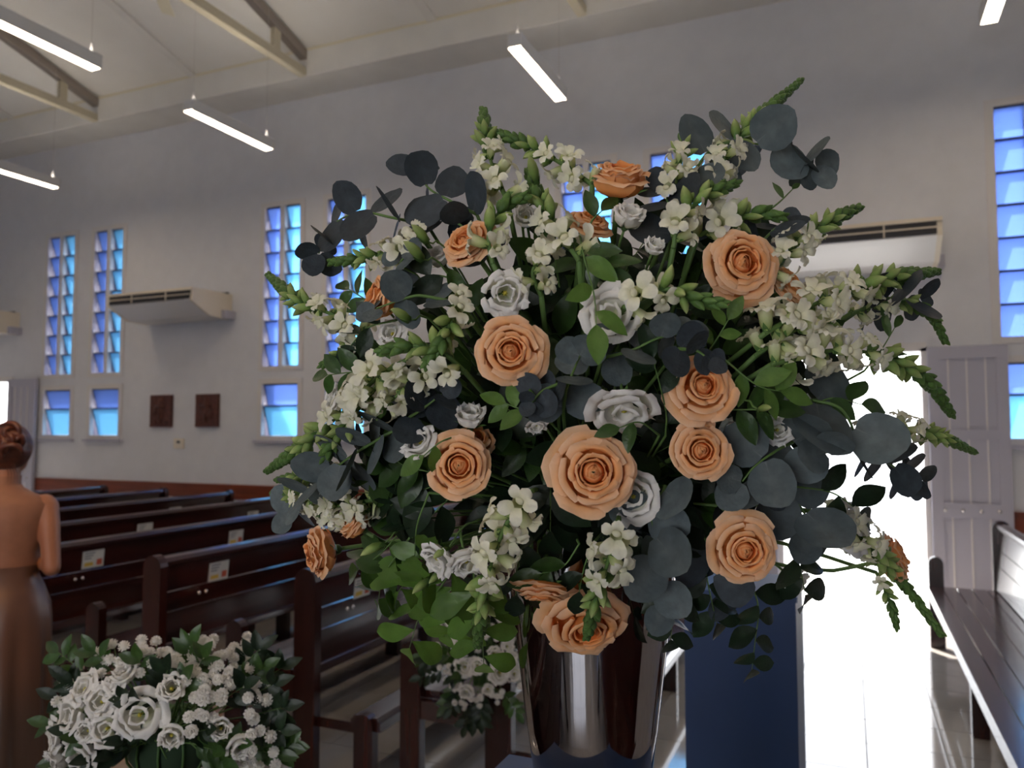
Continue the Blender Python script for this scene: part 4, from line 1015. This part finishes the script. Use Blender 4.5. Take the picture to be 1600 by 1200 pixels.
# loose lisianthus buds
BL = [(700, 856, .7, 'green-white bud lying over the lower left white blooms'), (672, 905, .8, 'lowest closed bud under the lower left white blooms'), (690, 895, .6, 'slim closed bud just right of the lowest bud'),
      (600, 850, .9, 'closed cream bud right of the jutting lower left rose'), (640, 500, .8, 'fat green bud below the pale grey leaves at left'), (668, 378, .8, 'striped bud above the horizontal snapdragon at upper left'),
      (1185, 640, .6, 'small yellowish bud between the rose leaves at right'), (838, 285, .9, 'upright green bud at the top beside a white bloom'), (660, 405, .9, 'pale bud left of the upper left rose')]
for i, (x, y, s, blab) in enumerate(BL):
    p = pt(x, y, -.03); n = (p-SHELL).normalized(); e = empty('lisianthus_bud', p); tag(e, blab, 'bud', 'closed lisianthus buds')
    Pi = Matrix.Translation(-p)
    b = place('bud', BUD[0], p, n, UP, .034*s, e, Pi); inst('calyx', CAL, Matrix.Scale(1.0, 4), b)
    inst('stem', stem_mesh('stem', [Vector(), -n*.06, RIM-p], .001, .0013), Matrix(), e)

# ------------------------------------------------------------------ white bouquets on the pew ends
def pompon_mesh():
    mb = MB(); rnd = random.Random(3)
    for j, (n, el) in enumerate(((1, 90), (6, 62), (9, 36), (11, 10), (9, -18))):
        for i in range(n):
            a = 2*PI*i/n+j*.4; e_ = math.radians(el+rnd.uniform(-6, 6)); d = Vector((math.cos(e_)*math.cos(a), math.cos(e_)*math.sin(a), math.sin(e_)))
            s = d.cross(Vector((0, 0, 1))); s = s.normalized() if s.length > .01 else Vector((1, 0, 0)); t = s.cross(d)
            V = [d*.55-s*.14, d*.55+s*.14, d*.88+s*.22, d*1.02+t*.03, d*.88-s*.22]
            mb.add(V, [(0, 1, 2, 3, 4)], [.4, .4, .9, 1, .9])
    mb.ball((0, 0, 0), .62, 8, 6, tv=.5)
    return mb.mesh('flower_head', M['white_petal'], True)
POM = pompon_mesh()
def mum_spray(p, n, r, k, to, label, group, seed):
    rnd = random.Random(seed); e = empty('mum_spray', p); tag(e, label, 'flower', group)
    node = -n*r*4
    for j in range(k):
        a = 2.4*j; o = n.orthogonal().normalized(); o = Quaternion(n, a) @ o
        q = o*(r*1.35*math.sqrt(j)+rnd.uniform(-.3, .3)*r)+n*rnd.uniform(-.6, .6)*r
        inst('flower_head', POM, Matrix.Translation(q) @ frame((n+o*.35*(j > 0)).normalized()) @ Matrix.Scale(r*rnd.uniform(.85, 1.1), 4), e)
        inst('stalk', MB().tube([q-n*r*.5, node], .0012, 4, True, .5).mesh('stalk', M['stem']), Matrix(), e)
    inst('stem', stem_mesh('stem', [node, (to-p)*.6, to-p], .0016, .0018, 4), Matrix(), e)
def holder(c, r, label):
    e = empty('flower_holder', c); tag(e, label, 'holder')
    MB().ball((0, 0, 0), (r, r, r*.8), 14, 10).obj('foam_core', M['foam'], e, True)
    for k in range(6):
        a = PI*k/6
        MB().tube([(r*1.03*math.cos(a)*math.cos(t), r*1.03*math.sin(a)*math.cos(t), r*.83*math.sin(t)) for t in [2*PI*i/20 for i in range(21)]], .0025, 5, False).obj('cage_wire', M['sepal'], e, True)
    MB().box((-r*.3, -r*.3, -r*1.3), (r*.3, r*.3, -r*.6)).obj('clip', M['sepal'], e)
def bq(px, py, cx, cy, rx, ry, z0, bulge):
    q = 1-((px-cx)/rx)**2-((py-cy)/ry)**2
    return at(px, py, z0-bulge*math.sqrt(max(0, q)))
# 1: large bouquet at the bottom left
C1 = at(262, 1150, 1.58); B1 = lambda x, y, d=0: bq(x, y, 262, 1140, 215, 140, 1.60, .17)+FW*d
holder(C1+FW*.02-UP*.02, .085, 'green foam holder inside the bottom left bouquet')
GB = 'white lisianthus in the bottom left bouquet'
L1 = [(220, 1116, 62, (.1, .2, 1), 'open', 'widest open white bloom with yellow eye, bottom left bouquet'), (170, 1137, 50, (-.1, .15, 1), 'open', 'white bloom with yellow eye left of the widest one'),
      (269, 1077, 46, (.2, .5, .8), 'cup', 'closed white bloom right above the widest one, bottom left bouquet'), (137, 1078, 56, (-.4, .5, .6), 'mid', 'white bloom at the upper left of the bottom left bouquet'),
      (163, 1096, 56, (-.2, .3, .8), 'mid', 'white bloom in the left cluster directly over the smaller yellow-eyed one'), (117, 1117, 62, (-.5, .2, .7), 'mid', 'white bloom at the left side of the bottom left bouquet'),
      (92, 1148, 54, (-.7, .0, .6), 'mid', 'leftmost white bloom of the bottom left bouquet'), (133, 1176, 62, (-.3, -.2, .8), 'mid', 'large white bloom at the bottom of the left cluster'),
      (94, 1184, 46, (-.6, -.3, .6), 'cup', 'white bloom in the lower left corner of the bouquet'), (196, 1056, 40, (-.1, .7, .5), 'cup', 'small white bloom at the top of the left cluster'),
      (180, 1074, 42, (-.2, .5, .6), 'mid', 'cream white bloom just under the small top bloom'), (269, 1146, 42, (.2, -.1, .9), 'cup', 'half open white bloom below and right of the widest one'),
      (345, 1137, 36, (.3, .1, .8), 'cup', 'closed white bloom right of centre in the bottom left bouquet'), (374, 1162, 44, (.4, -.2, .7), 'cup', 'lowest right white bloom of the bottom left bouquet'),
      (142, 1140, 40, (-.2, .1, .9), 'cup', 'white bloom squeezed left of the smaller yellow-eyed one')]
for i, (x, y, d, n, k, lab) in enumerate(L1):
    p = B1(x, y); nn = camdir(*n); rad = d*.58*(p-EYE).dot(FW)/F/(.95 if k != 'cup' else .72)
    bloom(LIS[k], 'lisianthus', 'flower', p-nn*rad*.3, nn, rad, lab, GB, spin=i*.7, stem_to=C1, stem_r=.0016)
S1 = [(162, 1021, 4), (185, 1032, 6), (232, 1016, 7), (214, 1038, 6), (302, 1021, 7), (318, 1010, 4), (333, 1038, 7), (366, 1028, 6), (388, 1016, 7), (404, 1064, 5), (330, 1088, 6), (312, 1114, 5), (398, 1086, 5), (404, 1143, 5), (436, 1170, 6), (104, 1072, 4), (290, 1046, 4), (352, 1058, 5), (264, 1022, 3), (390, 1190, 4), (318, 1060, 5)]
for i, (x, y, k) in enumerate(S1):
    p = B1(x, y); n = (p-C1).normalized()*.6+camdir(0, .4, .6)*.4; mum_spray(p, n.normalized(), .0118, k, C1, 'spray of tiny white pompon flowers in the bottom left bouquet', 'pompon sprays in the bottom left bouquet', 40+i)
rnd = random.Random(5)
for i in range(34):
    x = rnd.uniform(95, 425); y = rnd.uniform(1035, 1195); p = B1(x, y, .03); o = (p-C1).normalized()
    sprig([p+o*.035, p, p-o*.05], .042, 'green leaf sprig filling the bottom left bouquet', 'ovate' if rnd.random() < .45 else 'dark', 7, seed=1200+i, group='leaf sprigs in the bottom left bouquet', name='bouquet_sprig', dpt=True, to=C1)
# 2: small bouquet behind the vase
C2 = at(752, 1030, 3.25); B2 = lambda x, y, d=0: bq(x, y, 752, 1028, 84, 100, 3.25, .16)+FW*d
holder(C2+FW*.02, .085, 'green foam holder inside the bouquet behind the vase')
for i, (x, y, d) in enumerate([(725, 1006, 36), (792, 1010, 26), (772, 1022, 30), (727, 1042, 30), (780, 1050, 42), (798, 1028, 28), (803, 1052, 28), (712, 1068, 26), (730, 1078, 30), (746, 1040, 26), (786, 962, 30), (800, 948, 28), (712, 990, 24), (756, 985, 30), (762, 1075, 24), (736, 970, 24)]):
    p = B2(x, y); nn = ((p-C2).normalized()*.6-FW*.6).normalized(); k = ('open', 'mid', 'cup')[i % 3]; rad = d*.5*(p-EYE).dot(FW)/F/(.95 if k != 'cup' else .72)
    bloom(LIS[k], 'lisianthus', 'flower', p-nn*rad*.3, nn, rad, 'blurred white bloom in the small bouquet between pew and vase', 'white blooms in the bouquet behind the vase', spin=i, stem_to=C2, stem_r=.0016)
for i, (x, y, k) in enumerate([(700, 975, 6), (690, 1015, 5), (720, 955, 5), (762, 950, 6), (775, 985, 6), (696, 1050, 5), (745, 1095, 5), (776, 1090, 5), (740, 1015, 5), (808, 985, 5), (720, 1100, 4), (815, 1070, 4)]):
    p = B2(x, y); n = ((p-C2).normalized()*.6-FW*.5).normalized(); mum_spray(p, n, .013, k, C2, 'spray of tiny white flowers in the small bouquet behind the vase', 'pompon sprays in the bouquet behind the vase', 80+i)
for i in range(26):
    a = rnd.uniform(0, 2*PI); q = math.sqrt(rnd.random()); p = B2(752+q*80*math.cos(a), 1028+q*98*math.sin(a), .03); o = (p-C2).normalized()
    sprig([p+o*.05, p, p-o*.05], .055, 'green leaf sprig filling the small bouquet behind the vase', 'ovate' if rnd.random() < .45 else 'dark', 8, seed=1300+i, group='leaf sprigs in the bouquet behind the vase', name='bouquet_sprig', dpt=True, to=C2)

# ------------------------------------------------------------------ the woman in the aisle, seen from behind
M['skin'] = pmat('skin', (.27, .13, .08), .5, noise=(.24, .115, .07), bscale=8)
M['bodice'] = pmat('sheer_bodice', (.22, .11, .07), .6, noise=(.19, .095, .06), bscale=30)
M['satin'] = pmat('champagne_satin', (.10, .055, .038), .38, noise=(.085, .046, .031), bscale=3, stretch=(4, 4, .5))
M['hair'] = pmat('auburn_hair', (.11, .030, .014), .4, noise=(.035, .010, .006), bscale=12, stretch=(1, 1, 4), bump=.4)
M['eye'] = pmat('eye', (.05, .03, .02), .2)
WP = at(12, 690, 3.3); face_dir = Vector((-.55, .83, 0)).normalized()
rz = math.atan2(-face_dir.x, face_dir.y)
wm = empty('person', (WP.x, WP.y, 0), rz); wm.scale = (.985, .985, .975); tag(wm, 'woman with pinned auburn hair and champagne gown, seen from behind in the aisle', 'person')
def loft(rings, seg=24, cap=True):
    mb = MB(); V = []
    for (z, rx, ry, oy) in rings:
        for k in range(seg):
            a = 2*PI*k/seg; V.append((rx*math.cos(a), oy+ry*math.sin(a), z))
    n = len(rings); Fc = [(i*seg+k, i*seg+(k+1) % seg, (i+1)*seg+(k+1) % seg, (i+1)*seg+k) for i in range(n-1) for k in range(seg)]
    if cap: Fc += [tuple(range(seg-1, -1, -1)), tuple((n-1)*seg+k for k in range(seg))]
    return mb.add(V, Fc)
TOR = [(.78, .165, .125, -.01), (.86, .172, .130, -.015), (.95, .150, .112, -.005), (1.04, .125, .095, .0), (1.12, .130, .098, .005), (1.20, .150, .110, .008), (1.27, .168, .112, .005), (1.325, .178, .095, -.005), (1.352, .150, .080, -.012), (1.378, .095, .064, -.014), (1.395, .066, .058, -.012), (1.41, .052, .055, -.005), (1.45, .050, .053, .005), (1.475, .052, .056, .012)]
body = loft(TOR)
body.ball((0, .030, 1.555), (.074, .094, .108), 20, 14)               # head
body.ball((0, .075, 1.505), (.050, .055, .055), 14, 10)               # jaw
body.tube([(0, .118, 1.575), (0, .140, 1.545), (0, .122, 1.535)], [.010, .015, .012], 8)   # nose
for s in (-1, 1):
    body.ball((s*.076, .028, 1.55), (.010, .018, .030), 8, 6)         # ears
    sh = Vector((s*.165, -.002, 1.325)); el = Vector((s*.205, -.045, 1.055)); wr = Vector((s*.075, .155, 1.085))
    body.ball(sh+Vector((-s*.012, 0, -.004)), (.050, .048, .046), 14, 10)
    body.tube([sh, sh.lerp(el, .35), sh.lerp(el, .7), el], [.043, .043, .039, .035], 12)
    body.ball(el, .035, 10, 8)
    body.tube([el, el.lerp(wr, .35), el.lerp(wr, .75), wr], [.035, .036, .028, .023], 12)
    hd = (wr-el).normalized(); sd = Vector((0, 0, 1)).cross(hd).normalized()*(-s)
    body.ball(wr+hd*.045, (.030, .045, .016), 10, 8)
    for q in range(4):
        b0 = wr+hd*.078+sd*(.027-.018*q)*1.0; l = (.062, .072, .066, .05)[q]
        body.tube([b0-hd*.02, b0+hd*l*.45+Vector((0, 0, -.004)), b0+hd*l*.8+Vector((0, 0, -.018)), b0+hd*l*.92+Vector((0, 0, -.032))], [.0095, .009, .0085, .0075], 8)
    b0 = wr+hd*.025+sd*.028; body.tube([b0-sd*.012, b0+sd*.018+hd*.022, b0+sd*.022+hd*.048+Vector((0, 0, -.008))], [.011, .0105, .009], 8)
    hp = Vector((s*.088, -.01, .84)); kn = Vector((s*.085, .01, .47)); an = Vector((s*.08, -.03, .10))
    body.tube([hp, hp.lerp(kn, .5), kn, kn.lerp(an, .3), an], [.085, .075, .055, .053, .034], 14)
    body.ball((s*.08, -.035, .085), (.034, .04, .04), 10, 8); body.tube([(s*.08, -.03, .075), (s*.082, .05, .045), (s*.085, .13, .02)], [.034, .033, .020], 10)
bo = body.obj('body', M['skin'], wm, True)
rm = bo.modifiers.new('remesh', 'REMESH'); rm.mode = 'VOXEL'; rm.voxel_size = .009; rm.use_smooth_shade = True
sm_ = bo.modifiers.new('smooth', 'SMOOTH'); sm_.iterations = 4; sm_.factor = .5
for s in (-1, 1): MB().ball((s*.030, .116, 1.565), (.012, .008, .008), 10, 8).obj('eye', M['eye'], bo, True)
MB().tube([(-.022, .118, 1.500), (0, .128, 1.502), (.022, .118, 1.500)], [.003, .007, .003], 8).obj('mouth', M['pred'], bo, True)
loft([(z, rx*1.035+.004, ry*1.04+.004, oy) for z, rx, ry, oy in TOR[2:12]], cap=False).obj('bodice', M['bodice'], wm, True)
loft([(1.405, .058, .061, -.006), (1.425, .056, .060, -.002), (1.445, .055, .059, .004)], cap=False).obj('collar', M['bodice'], wm, True)
MB().tube([(.0, -.104-.004, 1.00), (.0, -.098, 1.10), (.0, -.116, 1.22), (.0, -.106, 1.32), (.0, -.078, 1.385)], .0028, 6).obj('back_seam', M['satin'], wm, True)
sk = MB(); seg = 96; V = []; zs = [1.07, 1.03, .97, .90, .84, .76, .66, .54, .42, .30, .18, .08, .02]
RXs = [.136, .134, .160, .184, .190, .192, .195, .203, .214, .228, .245, .262, .275]
for i, z in enumerate(zs):
    f = max(0, (.95-z))/.95
    for k in range(seg):
        a = 2*PI*k/seg; g = 1+f*.09*math.sin(9*a+.8*math.sin(2*a+z*2))+f*.05*math.sin(17*a+1.3)+.02*math.sin(5*a-z*14)*(z > .6)
        V.append((RXs[i]*g*math.cos(a), RXs[i]*(.80+.12*f)*g*math.sin(a)-.005-.02*f, z))
sk.add(V, [(i*seg+k, (i+1)*seg+k, (i+1)*seg+(k+1) % seg, i*seg+(k+1) % seg) for i in range(len(zs)-1) for k in range(seg)])
sk.obj('skirt', M['satin'], wm, True)
for s in (-1, 1):
    MB().box((s*.08-.035, -.09, 0), (s*.08+.035, .16, .03)).obj('shoe', M['satin'], wm)
hr = MB(); hr.ball((0, .004, 1.570), (.092, .108, .106), 22, 14)
hr.ball((.03, -.065, 1.60), (.050, .045, .048), 14, 10)
ho = hr.obj('hair', M['hair'], wm, True)
rr_ = random.Random(2)
for k in range(16):   # twisted locks of the updo
    a0 = rr_.uniform(0, 6.28); c = Vector((rr_.uniform(-.045, .065), -.075+rr_.uniform(-.02, .03), 1.585+rr_.uniform(-.045, .055))); R = rr_.uniform(.02, .042)
    pts = [c+Vector((R*math.cos(a0+t), -.02*math.sin(t*.7), R*math.sin(a0+t)*.8)) for t in [i*.5 for i in range(9)]]
    MB().tube(catmull(pts, 16), [.004+.009*math.sin(PI*(i+1)/18) for i in range(17)], 7).obj('lock', M['hair'], ho, True)
for k in range(5):
    x = rr_.uniform(-.05, .06); MB().tube([(x, -.06, 1.50), (x*1.1+.01, -.058, 1.46), (x*1.2+.005, -.055, 1.42)], [.0016, .0012, .0006], 5).obj('loose_strand', M['hair'], ho)
# added warm lamp, unseen, standing in for sun on the woman's back
sp = Vector((-1.0, -2.2, 5.45)); tgt = Vector((WP.x, WP.y, 1.2))
fx = empty('sun_stand_in_lamp', sp); tag(fx, 'added warm lamp out of view, standing in for a shaft of sun on the woman', 'lamp')
R = frame((sp-tgt).normalized())
MB().lathe([(.02, .12), (.06, .10), (.07, -.04), (.066, -.05), (.055, .0), (.0, .01)], 20).obj('can', M['dark'], fx, True).matrix_basis = R
MB().box((-.02, -.02, .05), (.02, .02, .30)).obj('bracket', M['dark'], fx)
ld = bpy.data.lights.new('sun_stand_in_beam', 'SPOT'); ld.energy = 700; ld.color = (1, .42, .12); ld.spot_size = .20; ld.spot_blend = .6; ld.shadow_soft_size = .05
lo = bpy.data.objects.new('sun_stand_in_beam', ld); COL.objects.link(lo); lo.parent = fx; lo.matrix_basis = R @ Matrix.Translation((0, 0, -.06))
